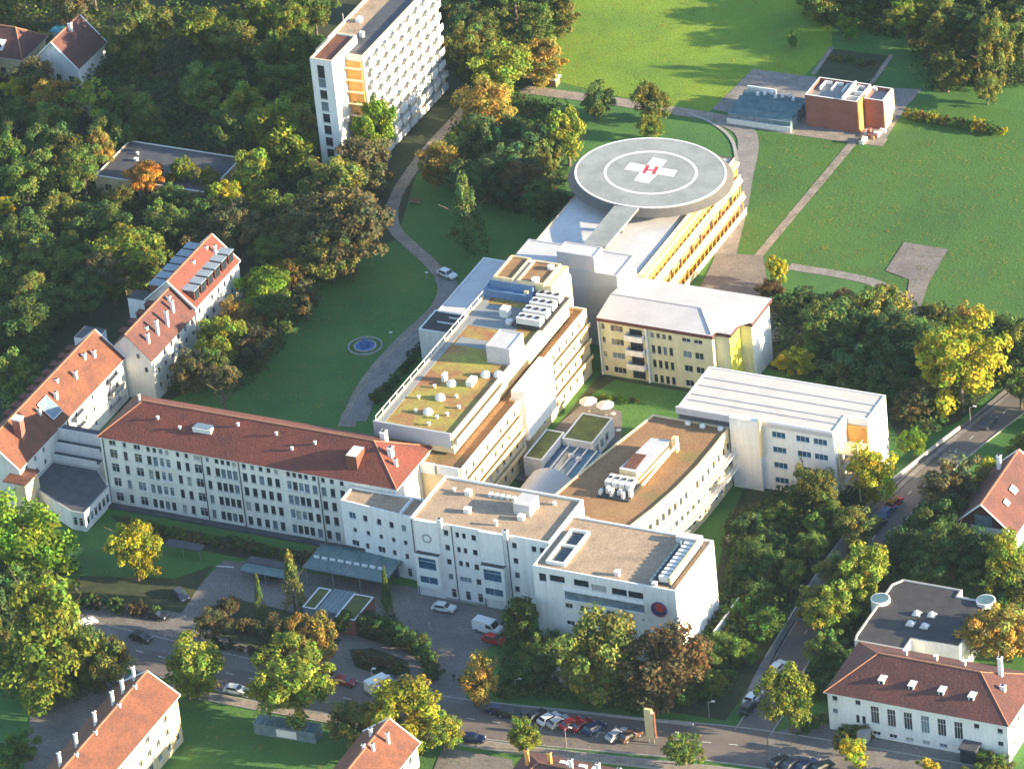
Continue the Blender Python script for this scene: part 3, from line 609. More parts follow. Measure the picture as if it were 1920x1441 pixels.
rm.face([(33.5, 14.6, 13.9), (38.2, 8.2, 12.76), (43.7, 14.3, 12.76), (43.7, 23.2, 12.76)][::1], 'pink_roof'); rm.face([(15.0, 14.6, 13.9), (33.5, 14.6, 13.9), (43.7, 23.2, 12.76), (15.0, 23.2, 12.76)][::1], 'pink_roof')
rf = rm.build('mansard_roof', t); MB('grey_metal').bar((15.0, 14.6, 13.95), (33.5, 14.6, 13.95), .12, n=4).bar((33.5, 14.6, 13.95), (38.2, 8.2, 12.85), .12, n=4).build('ridge', rf)
for z in (3.1, 6.2, 9.3): MB('white_wall').box(20.8, 24.4, 6.9, 8.397, z - .15, z + .05).box(20.8, 24.4, 6.9, 7.05, z + .05, z + 1.0).box(20.8, 20.95, 7.05, 8.397, z + .05, z + 1.0).box(24.25, 24.4, 7.05, 8.397, z + .05, z + 1.0).build('balcony', t)
MB('white_wall').box(24.7, 24.95, 7.9, 8.397, 0, 12.0).build('pilaster', t); MB('white_wall').box(15.0, 15.19, 8.0, 8.397, 0, 12.0).build('pilaster', t)

# ---- 9 white building on the right with banded roof
t = thing('white_building', 'white clinic building with pale banded roof and open yellow stair recess', 'building', (43.6, -19.3, 0))
ws = ows([(63.2, 12.0), (67.9, 12.0), (71.3, 12.0), (63.2, 8.8), (71.3, 8.8), (68.0, 8.8), (63.2, 5.5), (67.9, 5.5), (71.3, 5.5), (63.2, 2.3), (67.9, 2.3), (71.3, 2.3)], 43.6, 2.6, 1.25, 'wb3') + ows([(56.3, 11.0), (56.3, 5.2)], 43.6, 1.0, 2.4, 'wl1')
block(t, [(43.6, -19.3), (74.0, -19.3), (74.0, -13.5), (78.3, -13.5), (78.3, -4.9), (43.6, -4.9)], 0, 14.6, 'white_wall', 'band_roof', {0: ws}, par=.15, cap='paint_white')
MB('light_metal').box(43.4, 54.0, -19.9, -19.303, 13.4, 14.75).build('roof_fascia', t)
MB('dark_frame').box(43.7, 53.8, -19.45, -19.303, 12.2, 13.35).build('clerestory', t)
MB('light_metal').box(54.3, 74.0, -19.6, -19.303, 13.5, 14.4).build('roof_fascia', t)
for i, y in enumerate((-8.6, -11.2, -14.4, -16.4)): MB('grey_metal').box(43.9, 77.9 if y > -13 else 73.6, y - .12, y + .12, 14.46, 14.6).build('roof_seam', t)
MB('white_wall').box(54.1, 59.8, -20.3, -19.303, 0, 14.8).build('stair_bay', t); MB('cream_wall').box(59.85, 60.2, -20.6, -19.303, 7.5, 15.2).build('yellow_fin', t)
MB('white_wall').box(74.02, 74.3, -19.0, -13.6, 9.0, 14.5).build('side_screen', t)
sb = MB('orange_wall').box(74.4, 78.2, -14.0, -13.503, 0, 13.0); sb.build('recess_wall', t)
for z in (3.2, 6.4, 9.6): MB('cream_wall').box(74.3, 78.2, -18.6, -14.01, z, z + .2).build('stair_landing', t)
for z in (0, 3.4, 6.6): 
    mb = MB('paint_white'); mb.bar((75.2, -18.4, z + .2), (77.6, -14.6, z + 3.2), .22, n=4).bar((75.2, -18.4, z + 1.2), (77.6, -14.6, z + 4.2), .07, n=4); mb.build('stair_flight', t)
mb = MB('cream_wall')
for x in (74.4, 78.0): mb.box(x, x + .22, -18.7, -18.45, 0, 12.4)
mb.build('stair_post', t)
for x, y in ((46.0, -20.6), (48.9, -20.7), (52.4, -20.6)): MB('machine_white').cyl((x, y), .55, 12.0, 12.3).dome((x, y), .5, 12.3, .4).build('dome_skylight', t)

# ---- 10 curved building with brown planted roof
t = thing('curved_building', 'curved cream building with brown planted roof and rooftop plant', 'building', (41, -55, 0))
E_ = [(31.6, -54.6), (41.3, -54.6), (41.3, -59.8), (48.4, -59.8), (49.7, -55.4), (51.4, -48.5), (52.7, -41), (53.5, -33), (53.7, -26), (53.7, -19.6), (38.6, -19.6), (36.6, -28.6), (34.6, -38)]
wd = {}
for i in range(3, 9):
    a, b = E_[i], E_[i + 1]; L = math.hypot(b[0] - a[0], b[1] - a[1]); k = int(L // 1.9)
    wd[i] = [((j + .5) * L / k - .55, (j + .5) * L / k + .55, v, v + 1.5, 'wg') for j in range(k) for v in (1.2, 4.6, 8.0)]
block(t, E_, 0, 12.2, 'cream_wall', 'sedum_brown', wd, par=.3, cap='cream_wall')
mb = MB('paint_white', 'steel')
for i in range(4, 9):
    a, b = E_[i], E_[i + 1]
    for z in (4.0, 7.4):
        d = 1.3; mb.face([(a[0], a[1], z), (b[0], b[1], z), (b[0] + d, b[1], z), (a[0] + d, a[1], z)][::-1], 'paint_white'); mb.face([(a[0], a[1], z - .2), (b[0], b[1], z - .2), (b[0] + d, b[1], z - .2), (a[0] + d, a[1], z - .2)], 'paint_white')
        mb.bar((a[0] + d, a[1], z), (b[0] + d, b[1], z), .18, 'paint_white', 4); mb.bar((a[0] + d, a[1], z + 1), (b[0] + d, b[1], z + 1), .06, 'steel', 4)
mb.build('gallery', t)
p = MB('light_metal', 'cream_wall').prism([(41.6, -41.0), (45.2, -41.4), (46.6, -29.6), (43.0, -30.0)], 11.9, 14.2, 'cream_wall', top='light_metal').build('plant_house', t)
MB('tile_orange').box(42.2, 44.6, -40.4, -35.6, 14.205, 14.3).build('plant_roof', t); MB('cream_wall').bar((46.9, -43, 12.8), (48.0, -29.4, 13.6), .3, n=4).build('duct', t); MB('cream_wall').box(47.0, 47.9, -30.0, -28.9, 11.9, 14.8).build('duct_head', t)
for i in range(4): 
    c = MB('machine_white', 'machine_dark').box(40.4 + i * 1.35, 41.5 + i * 1.35, -44.8, -42.0, 12.4, 13.6).build('chiller', t); MB('machine_dark').cyl((40.95 + i * 1.35, -43.2), .4, 13.61, 13.7, n=12).build('fan', c)
for i in range(6): MB('machine_white').box(40.2 + i * 1.1, 40.7 + i * 1.1, -47.2 + (i % 2) * .8, -46.2 + (i % 2) * .8, 11.9, 13.0 + (i % 3) * .3).build('roof_unit', t)
MB('machine_dark').box(40.0, 46.2, -47.6, -41.8, 11.95, 12.2).build('plant_deck', t)

# ---- 11 courtyard pavilions
for lab, x0, x1, y0, y1, z in (('larger courtyard pavilion with planted roof and white rim', 19.9, 26.1, -20.2, -11.0, 4.0), ('smaller courtyard pavilion with planted roof and white rim', 15.9, 19.7, -28.4, -18.4, 4.2)):
    t = thing('courtyard_pavilion', lab, 'pavilion', (x0, y0, 0), group='pavilions in the courtyard')
    block(t, rect(x0, x1, y0, y1), 0, z, 'white_wall', 'sedum_dark', {1: [(1 + i * 2.2, 2.4 + i * 2.2, .8, 2.6, 'wg') for i in range(3)]}, par=.15, cap='paint_white')
t = thing('glass_link', 'low dark glazed courtyard roof with white mullion strips', 'roof', (19.8, -29, 0))
MB('glass_blue', 'white_wall').box(19.8, 27.8, -34.0, -20.3, 0, 2.6, 'white_wall', top='glass_blue').build('body', t)
for i in range(4): MB('paint_white').box(21.2 + i * 1.9, 21.45 + i * 1.9, -33.9, -20.5, 2.602, 2.85).build('mullion_strip', t)
for x, y in ((23.2, -23.5), (25.0, -24.2), (22.6, -30.0)): MB('machine_white').cyl((x, y), .6, 2.62, 2.9).dome((x, y), .55, 2.9, .4).build('dome_skylight', t)
t = thing('vaulted_hall', 'grey metal vaulted hall behind the entrance building', 'hall', (21, -42, 0))
mb = MB('grey_metal'); xs = [21.0 + 8.4 * i / 12 for i in range(13)]; zs = [4.6 + 2.6 * math.sin(math.pi * (i / 12 * .8 + .15)) for i in range(13)]
for i in range(12):
    mb.face([(xs[i], -46, zs[i]), (xs[i + 1], -46, zs[i + 1]), (xs[i + 1], -34.6, zs[i + 1]), (xs[i], -34.6, zs[i])]); mb.face([(xs[i], -46, 0), (xs[i + 1], -46, 0), (xs[i + 1], -46, zs[i + 1]), (xs[i], -46, zs[i])]); mb.face([(xs[i + 1], -34.6, 0), (xs[i], -34.6, 0), (xs[i], -34.6, zs[i]), (xs[i + 1], -34.6, zs[i + 1])])
mb.face([(29.4, -46, 0), (29.4, -34.6, 0), (29.4, -34.6, zs[-1]), (29.4, -46, zs[-1])]); mb.face([(21, -34.6, 0), (21, -46, 0), (21, -46, zs[0]), (21, -34.6, zs[0])])
mb.build('shell', t)
for i, (x, y, lab) in enumerate(((18.0, -4.6, 'left of the two white parasols in the courtyard'), (21.6, -4.9, 'right of the two white parasols in the courtyard'))):
    t = thing('parasol', lab, 'parasol', (x, y, 0), group='parasols in the courtyard')
    MB('paint_white').cyl((x, y), 1.75, 2.3, 3.0, n=8, r2=.1).build('canopy', t); MB('steel').cyl((x, y), .05, 0, 2.35, n=6).build('pole', t); MB('concrete').cyl((x, y), .35, 0, .12, n=10).build('base', t)

# ---- 12 tower
D('ivory_wall', (.84, .76, .62), (.76, .68, .54), .5)
t = thing('tower_block', 'tall white apartment tower with staggered balconies and brown flat roof', 'tower', (-73, 63, 0))
block(t, rect(-72.9, -62.4, 68.7, 102.0), 0, 24.7, 'ivory_wall', 'gravel_roof', {1: [(1.6 + i * 3.6, 3.0 + i * 3.6, 1.3 + k * 2.68, 2.7 + k * 2.68, 'wl1') for i in range(9) for k in range(9)]}, par=.6, cap='cream_wall')
block(t, rect(-71.2, -66.3, 63.0, 74.2), 0, 26.0, 'white_wall', 'tile_orange', {0: [(1.4, 3.0, 21.6, 24.6, 'dg1')] + [(1.4, 3.0, .9 + k * 2.68, 2.9 + k * 2.68, 'dg2') for k in range(8)]}, par=.4, cap='cream_wall', wname='stair_wall', rname='stair_roof')
MB('orange_wall').box(-66.29, -62.9, 68.4, 68.697, 0, 23.2).build('recess_wall', t)
for k in range(9): MB('cream_wall').box(-66.29, -62.9, 67.6, 68.39, .4 + k * 2.68, .6 + k * 2.68).build('recess_balcony', t)
n_ = 0
for k in range(9):
    for i in range(9):
        y = 69.2 + i * 3.6
        MB('paint_white').box(-62.397, -61.3, y + (k % 2) * .5, y + 2.9 + (k % 2) * .5, .45 + k * 2.68, .6 + k * 2.68).box(-61.45, -61.3, y + (k % 2) * .5, y + 2.9 + (k % 2) * .5, .6 + k * 2.68, 1.85 + k * 2.68).build('balcony', t)
MB('paint_white').box(-67, -66.2, 76.5, 77.3, 24.1, 25.3).build('roof_vent', t); MB('paint_white').box(-70.6, -69.6, 82, 83.4, 24.1, 25.0).build('roof_vent', t); MB('steel').bar((-72.2, 80, 24.2), (-72.2, 80, 27.0), .12).build('mast', t)
MB('slate_roof').box(-68.0, -63.2, 70, 101, 24.11, 24.16).build('roof_strip', t)

# ---- 13 flat roof pavilion in the wood
t = thing('flat_house', 'low building with dark flat roof and white edge among autumn trees', 'building', (-112, 42, 0))
block(t, rect(-111.8, -86, 42.2, 57), 0, 4.3, 'cream_wall', 'slate_roof', {0: [(2 + i * 3, 3.6 + i * 3, 1, 2.6, 'wg') for i in range(7)]}, par=.15, cap='paint_white')
vent(t, -106.5, 50, 4.15, .7, .5); vent(t, -107.5, 52.5, 4.15, .4, .4)

# ---- 14 houses top left
t = thing('house', 'brown roofed house with two white dormers at the left edge', 'house', (-160, 82, 0))
walls(t, -163, -149.5, 80, 90, 0, 5.2, 'cream_wall', {0: [(2 + i * 3, 3.2 + i * 3, 1.2, 2.6, 'wg') for i in range(4)]}); hip(t, -163, -149.5, 80, 90, 5.3, 9.6, -159.5, -153, 'tile_brown')
for x in (-158.2, -155.0): dormer(t, x, 80.6, 6.8, 1.6, 1.6, 1.0, 'white_wall', 'white_wall', '-y')
t = thing('house', 'white walled house with dark red roof beside a blue sheet', 'house', (-146, 80, 0))
walls(t, -147, -136.5, 80.5, 92, 0, 5.0, 'white_wall', {0: [(2 + i * 3, 3.2 + i * 3, 1.2, 2.6, 'wg') for i in range(3)]}); gable(t, -147, -136.5, 80.5, 92, 5, 10.2, 'tile_brown', 'white_wall', verge='paint_white')
chimney(t, -141, 87, 8.6, 11.2)
t = thing('blue_shed', 'shed with bright turquoise sheet roof behind the white house', 'shed', (-151, 99, 0))
MB('white_wall', 'teal_sheet').box(-152, -147.5, 97, 100, 0, 2.6, 'white_wall').prism([(-152.4, 96.6), (-147.1, 96.6), (-147.1, 100.4), (-152.4, 100.4)], 2.61, 2.8, 'teal_sheet').build('body', t)

# ---- 15 left wing of three stepped gabled houses
def wing(lab, x0, x1, y0, y1, ze, zr, tm, rwin, verge='paint_white', skip=None):
    t = thing('gabled_wing', lab, 'building', (x0, y0, 0), group='stepped gabled buildings on the left')
    walls(t, x0, x1, y0, y1, 0, ze, 'old_white_wall', {1: rwin}); gable(t, x0, x1, y0, y1, ze, zr, tm, 'old_white_wall', oh=.35, verge=verge); return t
tn = wing('farthest gabled wing with orange tile roof and rows of slate dormers', -72.6, -62.2, -7.3, 10.6, 10.6, 15.4, 'tile_red', [(1 + i * 2.6, 2 + i * 2.6, v, v + 1.3, 'wg') for i in range(6) for v in (2, 5.2, 8.2)])
D('zinc', (.27, .33, .38), (.21, .26, .31), .8, rough=.5)
for i in range(6):
    y = -5.4 + i * 2.85
    dormer(tn, -62.6, y, 11.2, 2.0, 4.0, 2.2, 'tile_brown', 'zinc', '+x'); dormer(tn, -72.2, y, 11.2, 2.0, 4.0, 2.2, 'tile_brown', 'zinc', '-x')
MB('white_wall').box(-77.0, -73.0, -7.2, -3.8, 0, 10.0, top='dark_roof').build('side_bay', tn)
for x, y in ((-66.6, 6.8), (-65.2, 7.6), (-66.5, 1.2)): chimney(tn, x, y, 12.4, 15.0, .5, .5)
tm_ = wing('middle gabled wing with shade-darkened tile roof and white end gable', -71.9, -62.4, -25.2, -7.7, 9.4, 14.0, 'tile_brown', [(2 + i * 2.8, 2.9 + i * 2.8, v, v + 1.3, 'wg') for i in range(6) for v in (1.8, 4.9, 7.4)], verge='slate_roof')  # brown tile colour stands in for the shade on this roof
for x, y, k in ((-65.8, -10.4, 1), (-64.6, -11.6, 1), (-63.8, -15.4, 1), (-64.0, -19.0, 1), (-65.6, -20.2, 0), (-66.5, -14.6, 0), (-64.2, -22.4, 0)): chimney(tm_, x, y, 10.6, 13.9 if k else 12.9, .55, .55)
for i in range(4): dormer(tm_, -71.2, -10 - i * 3.4, 10.2, 1.5, 2.6, 1.3, 'tile_brown', 'tile_red', '-x')
MB('glass').box(-64.0, -63.4, -25.25, -25.203, 6.4, 7.4).box(-65.4, -64.8, -25.25, -25.203, 9.2, 10.1).build('gable_window', tm_)
ws = [(66.0 - 44.5 + 0, 0, 0, 0)]
ws = [(u, u + .8, v, v + 1.2, 'wg') for v in (1.4, 4.4, 7.0) for u in [2.2, 5.4, 8.6, 14.8, 18.0, 21.2, 24.4, 27.6, 33.4, 36.6, 39.6]]
ts = wing('nearest gabled wing, longest of the row, with sunlit orange tile roof', -79.2, -68.2, -66.0, -25.6, 9.0, 13.9, 'tile_orange', ws, verge='paint_white')
for y in (-30.5, -44.0):
    for z in (1.6, 4.5, 7.2): MB('concrete', 'machine_dark').box(-68.197, -66.9, y - 2.4, y + 2.4, z, z + .15, 'concrete').box(-67.0, -66.9, y - 2.4, y + 2.4, z + .15, z + 1.1, 'concrete').build('balcony', ts)
for x, y in ((-71.2, -30.8), (-71.0, -38.4), (-72.6, -42.6), (-71.0, -46.0), (-72.0, -33.0), (-71.2, -52)): chimney(ts, x, y, 9.8, 12.9 if x > -72 else 13.4, .6, .6)
for i in range(9): dormer(ts, -78.6, -28 - i * 3.0, 9.6, 1.5, 2.6, 1.3, 'tile_brown', 'tile_red', '-x')
skylight(ts, -70.6, -49.2, 11.4, 3.0, 3.4, ('x', -.89))
MB('white_wall').box(-78.6, -74.0, -25.3, -21.0, 0, 11.6, top='slate_roof').build('back_bay', ts)
t = thing('terrace_house', 'low white stepped terraces between the gabled wing and the red-roofed building', 'building', (-68, -52, 0))
for k, (y0, z) in enumerate(((-51.6, 8.6), (-53.2, 6.6), (-54.8, 4.9))):
    MB('white_wall', 'slate_roof').box(-68.15, -58.6 + k * .2, y0, y0 + (1.58 if k else 2.2), 0, z, 'white_wall', top='slate_roof').box(-68.1, -58.7, y0 + .003, y0 + .12, z, z + .5, 'white_wall').build('terrace_step', t)
for x in (-66.4, -64.0): child('window', window_mesh(.9, 1.0, 'wg'), t, (x + 68, -2.8 - .003, 2.9))
t = thing('link_building', 'single-storey link with dark flat roof and white framed windows', 'building', (-68, -62, 0))
block(t, [(-68.1, -63.5), (-56.5, -69.2), (-53.6, -69.2), (-53.6, -59.6), (-58.4, -54.95), (-68.1, -54.95)], 0, 4.0, 'white_wall', 'slate_roof', {2: [(.6 + i * 1.5, 1.7 + i * 1.5, 1.0, 2.8, 'wg1') for i in range(6)], 1: [(.4, 1.2, 1, 2.8, 'wg1'), (1.6, 2.4, 1, 2.8, 'wg1')]}, par=.15, cap='concrete')
t = thing('chapel_house', 'small orange tiled house with tall sunlit brick chimney at the left edge', 'house', (-80, -70, 0))
walls(t, -90, -79.4, -66, -57, 0, 7.2, 'old_white_wall'); gable(t, -90, -79.4, -66, -57, 7.2, 11.6, 'tile_orange', 'old_white_wall', axis='x', verge='paint_white')
MB('brick', 'orange_wall').box(-71.9, -70.3, -60.4, -58.9, 8, 15.4, 'brick').box(-72.0, -70.2, -60.5, -58.8, 15.4, 15.7, 'paint_white').build('chimney', t)
MB('cream_wall', 'tile_orange').box(-68.197, -65.9, -68.5, -63.6, 0, 7.4, 'cream_wall').prism([(-70.4, -68.8), (-65.5, -68.8), (-65.5, -63.4), (-70.4, -63.4)], 7.41, 7.6, 'tile_orange').build('stair_tower', t)

# ---- 16 sports hall top right
t = thing('brick_building', 'brick building with open roof frames and bright side walls on the lawn', 'building', (15.6, 107, 0))
block(t, rect(15.6, 26.8, 107.0, 114.6), 0, 7.2, 'brick', 'grey_membrane', {}, par=1.0, cap='paint_white')
MB('orange_wall').box(26.803, 27.0, 107.1, 109.6, 0, 7.0).build('orange_side', t)
block(t, rect(27.05, 31.2, 109.8, 115.2), 0, 6.6, 'brick', 'grey_membrane', {}, par=.8, cap='paint_white', wname='side_wall', rname='side_roof')
MB('cream_wall').box(31.203, 31.35, 109.9, 115.1, 0, 6.5).build('cream_side', t)
for i in range(5): MB('paint_white').box(17.0 + i * 2.4, 17.3 + i * 2.4, 111, 114.2, 6.21, 6.9).box(17.3 + i * 2.4, 18.6 + i * 2.4, 113.9, 114.2, 6.21, 6.9).build('roof_frame', t)
MB('paint_white').box(23.4, 23.8, 107.2, 114.4, 6.3, 7.6).box(24.0, 26.4, 109, 109.2, 6.3, 7.2).box(24.0, 26.4, 111, 111.2, 6.3, 7.2).build('roof_beam', t)
for i in range(12):
    x, y = 27.6 + rnd.random() * 3, 102.5 + rnd.random() * 6; MB(rnd.choice(['machine_white', 'wood', 'dark_frame', 'brick'])).box(x, x + .5 + rnd.random(), y, y + .4 + rnd.random(), 0, .5 + rnd.random()).build('stored_goods', t)
t = thing('glasshouse', 'low glasshouse with dark ribbed roof beside the brick building', 'glasshouse', (-.4, 103.4, 0))
MB('white_wall', 'canopy_glass').box(-.2, 13.4, 103.8, 113.6, 0, 2.2, 'glass_light').build('body', t)
for i in range(4): 
    y = 104.2 + i * 2.4; MB('canopy_glass').face([(-.3, y, 2.25), (13.5, y, 2.25), (13.5, y + 1.2, 3.0), (-.3, y + 1.2, 3.0)]).face([(-.3, y + 1.2, 3.0), (13.5, y + 1.2, 3.0), (13.5, y + 2.4, 2.25), (-.3, y + 2.4, 2.25)]).build('roof_bay', t)
MB('paint_white').box(-.4, 13.6, 103.5, 103.8, 0, 1.2).build('white_edge', t); MB('paint_white').box(-.3, 6, 114.2, 114.5, 2, 3.0).build('white_edge', t)
for i in range(7): MB('machine_white').box(3 + i * 1.3, 3.5 + i * 1.3, 111 + (i % 3) * .6, 111.6 + (i % 3) * .6, 2.9, 3.6).build('roof_vent', t)

# ---- 17 building bottom right
t = thing('hall_building', 'white hall with dark red hipped roof and six tall windows', 'building', (99.7, -85.8, 0))
H0, H1 = 99.7, 132.2
ws = [WIN(x, 4.7, 1.5, 3.5, H0, 'wg3', 'tall_window') for x in (108.2, 111.2, 114.2, 117.3, 120.3, 123.3)] + [WIN(x, 1.0, 1.4, .8, H0) for x in (108.3, 111.3, 114.3, 117.3, 120.4)] + [WIN(x, z, 1.0, 1.0, H0) for x, z in ((101, 6.6), (100.9, 4.0), (105.2, 6.6), (126.6, 6.3), (130.8, 6.2), (130.8, 3.6))] + [WIN(105.0, 3.2, .7, 1.7, H0), WIN(106.1, 3.2, .7, 1.7, H0)]
walls(t, H0, H1, -85.8, -70.8, 0, 7.7, 'white_wall', {0: ws, 1: [(2 + i * 2.6, 3 + i * 2.6, v, v + 1.2, 'wg') for i in range(5) for v in (1.6, 5)]})
rf = hip(t, H0, H1, -85.8, -70.8, 7.8, 12.0, 106.2, 124.8, 'tile_brown', oh=.5)
for i, x in enumerate((108.6, 114.0, 119.4, 124.8)):
    dormer(t, x, -83.2, 9.2, .9, 1.6, .9, 'white_wall', 'white_wall', '-y')
chimney(t, 127.5, -76.2, 9.5, 14.0, .7, .7); chimney(t, 129.0, -79.2, 8.8, 10.6, .9, .6); vent(t, 126.4, -80.4, 9.0, .3, .7); vent(t, 127.4, -81.6, 8.8, .3, .7)
for x in (110.0, 115.5, 120.6): vent(t, x, -75.4, 10.6, .6, .9)
MB('slate_roof', 'glass').box(124.2, 127.4, -88.6, -85.803, 2.9, 3.2, 'slate_roof').box(124.4, 127.2, -88.2, -85.9, 0, 2.9, 'glass').build('porch', t)
MB('concrete').box(105.6, 107.4, -88.0, -85.803, 0, 2.0).build('steps', t)
t = thing('flat_hall', 'flat dark roofed hall with two round corner turrets and four roof domes', 'building', (97.2, -68, 0))
block(t, [(97.6, -68.6), (106.8, -68.6), (106.8, -65.2), (115.5, -65.2), (115.5, -50.6), (109.6, -50.6), (109.6, -48.5), (98.6, -48.5), (97.2, -50.5), (97.2, -67)], 0, 6.6, 'white_wall', 'dark_roof', {}, par=.25, cap='concrete')
for x, y in ((97.3, -55.8), (114.9, -50.8)): MB('white_wall', 'teal_sheet').cyl((x, y), 1.7, 0, 7.0, 'white_wall', n=24).cyl((x, y), 1.45, 7.0, 7.06, 'canopy_glass', n=24).build('turret', t)
for x, y in ((104.8, -57.7), (107.4, -57.3), (104.9, -60.9), (107.5, -60.9)): MB('machine_white').box(x - .7, x + .7, y - .7, y + .7, 6.36, 6.6).dome((x, y), .62, 6.6, .55).build('dome_skylight', t)
MB('glass_light').box(110.6, 112.8, -67.2, -65.9, 4.0, 4.2).build('skylight', t)

# ---- 18 house right edge
t = thing('house', 'house with tile roof browned for shade and white gable trim at the right edge', 'house', (98.8, -28, 0))
walls(t, 99.6, 110.4, -26.4, -9, 0, 4.9, 'white_wall', {0: [(3.6, 7.0, 1.0, 3.0, 'wg2')]}); gable(t, 99.6, 110.4, -26.4, -9, 4.9, 9.8, 'tile_brown', 'tile_brown', oh=.8, verge='paint_white')  # shade over this orange roof is put in as brown tile
MB('glass_light').box(103.4, 106.6, -26.5, -26.403, 4.9, 7.2).build('gable_window', t); skylight(t, 107.6, -18, 7.7, 1.0, 1.6, ('x', -.9)); skylight(t, 107.8, -22, 7.5, .8, 1.2, ('x', -.9)); chimney(t, 103.0, -13, 8.4, 11)

# ---- 19 bottom houses
t = thing('apartment_house', 'apartment house with bright orange tile roof and row of white chimneys', 'house', (-16, -123, 0))
walls(t, -16.3, -5.3, -162, -123.0, 0, 9.6, 'cream_wall', {1: [(1.6 + i * 3.2, 2.9 + i * 3.2, v, v + 1.4, 'wg') for i in range(12) for v in (1.2, 4.2, 7.0)]}); gable(t, -16.3, -5.3, -162, -123.0, 9.6, 13.1, 'tile_orange', 'cream_wall', oh=.45, verge='paint_white')
for y in (-124.5, -128.6, -132.2, -138.5, -145.2, -151.0): chimney(t, -12.4, y, 11.6, 14.9, .38, .6)
for y in (-127.6, -133.4, -141.8, -148.6): chimney(t, -10.5, y, 12.2, 13.5, .5, .4)
t = thing('apartment_house', 'orange roofed house end at the bottom centre beside the yellow trees', 'house', (30, -123, 0))
walls(t, 30.2, 40.2, -150, -122.4, 0, 9.0, 'cream_wall', {1: [(1.6 + i * 3.2, 2.9 + i * 3.2, v, v + 1.4, 'wg') for i in range(8) for v in (1.2, 4.2, 6.6)]}); gable(t, 30.2, 40.2, -150, -122.4, 9.0, 12.6, 'tile_orange', 'cream_wall', oh=.45, verge='paint_white')
for x, y in ((33.9, -126.5), (37.2, -126.8), (36.2, -130.4), (34.8, -131.0)): chimney(t, x, y, 11.2, 13.2, .5, .5)
t = thing('apartment_house', 'dark red roofed house at the bottom edge with small chimneys and white roof lights', 'house', (60, -123, 0)); 
walls(t, 58.5, 86, -133, -117.6, 0, 7.6, 'white_wall'); hip(t, 58.5, 86, -133, -117.6, 7.7, 12.2, 64.5, 80.5, 'tile_brown', oh=.5)
for x, y in ((62.0, -124.6), (66.0, -124.2), (70.2, -124.9), (75.0, -124.5), (79.0, -124.8)): chimney(t, x, y, 10.8, 13.6, .6, .6, 'orange_wall' if x < 68 else 'white_wall')
for x in (67.5, 71, 73.4, 77): MB('paint_white').box(x - .7, x + .7, -122.6, -121.8, 9.8, 10.9).build('roof_light', t)
# ================================================================== GROUND
def sheet(name, m, pts, z, label=None):
    poly = G2(pts, 0); n = len(poly)
    if sum(poly[i][0] * poly[(i + 1) % n][1] - poly[(i + 1) % n][0] * poly[i][1] for i in range(n)) < 0: poly = poly[::-1]
    bm = MB(m); bm.face([(*p, z) for p in poly], m); o = bm.build(name, kind='structure')
    return o
def ribbon(name, m, pts, widths, z, kerb=None, kh=.12):
    c = [Vector(p) for p in G2(pts, 0)]; n = len(c); l, r = [], []
    for i in range(n):
        d = (c[min(i + 1, n - 1)] - c[max(i - 1, 0)]).normalized(); nn = Vector((-d.y, d.x)); w_ = (widths[i] if isinstance(widths, (list, tuple)) else widths) / 2
        l.append(c[i] + nn * w_); r.append(c[i] - nn * w_)
    mb = MB(m)
    for i in range(n - 1): mb.face([(*r[i], z), (*r[i + 1], z), (*l[i + 1], z), (*l[i], z)], m)
    o = mb.build(name, kind='structure')
    if kerb:
        k = MB(kerb)
        for s in (l, r):
            for i in range(n - 1):
                d = (s[i + 1] - s[i]).normalized(); nn = Vector((-d.y, d.x)) * (.12)
                a, b = s[i] + nn, s[i + 1] + nn; c_, e = s[i] - nn, s[i + 1] - nn
                k.prism([tuple(a), tuple(c_), tuple(e), tuple(b)], 0, z + kh, kerb)
        k.build('kerb', kind='structure')
    return o
def smooth(pts, it=2):
    for _ in range(it):
        q = [pts[0]]
        for a, b in zip(pts, pts[1:]): q += [(a[0] * .75 + b[0] * .25, a[1] * .75 + b[1] * .25), (a[0] * .25 + b[0] * .75, a[1] * .25 + b[1] * .75)]
        pts = q + [pts[-1]]
    return pts
MB('grass').face([(-900, -700, 0), (900, -700, 0), (900, 1400, 0), (-900, 1400, 0)], 'grass').build('ground', kind='structure')
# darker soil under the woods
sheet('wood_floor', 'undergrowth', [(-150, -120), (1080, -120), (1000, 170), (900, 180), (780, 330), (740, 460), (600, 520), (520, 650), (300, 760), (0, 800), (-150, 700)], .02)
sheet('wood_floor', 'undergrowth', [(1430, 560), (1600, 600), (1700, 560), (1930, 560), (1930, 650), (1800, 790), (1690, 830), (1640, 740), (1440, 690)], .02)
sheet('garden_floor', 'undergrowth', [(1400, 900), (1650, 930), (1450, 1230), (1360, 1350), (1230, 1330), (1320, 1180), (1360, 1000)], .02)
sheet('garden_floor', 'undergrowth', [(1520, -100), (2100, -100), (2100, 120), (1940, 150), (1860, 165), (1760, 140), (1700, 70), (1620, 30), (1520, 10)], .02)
sheet('lawn', 'lawn', [(1040, -60), (1560, -60), (1560, 90), (1500, 150), (1400, 140), (1330, 210), (1200, 190), (1030, 150), (1000, 110)], .03)
sheet('lawn', 'shaded_grass', [(1420, 250), (1650, 262), (1720, 190), (2050, 220), (2050, 640), (1740, 600), (1600, 520), (1440, 500), (1380, 470), (1400, 330)], .03)
sheet('lawn', 'grass', [(740, 450), (800, 510), (815, 560), (700, 690), (640, 790), (480, 760), (430, 690), (560, 560), (640, 500)], .03)
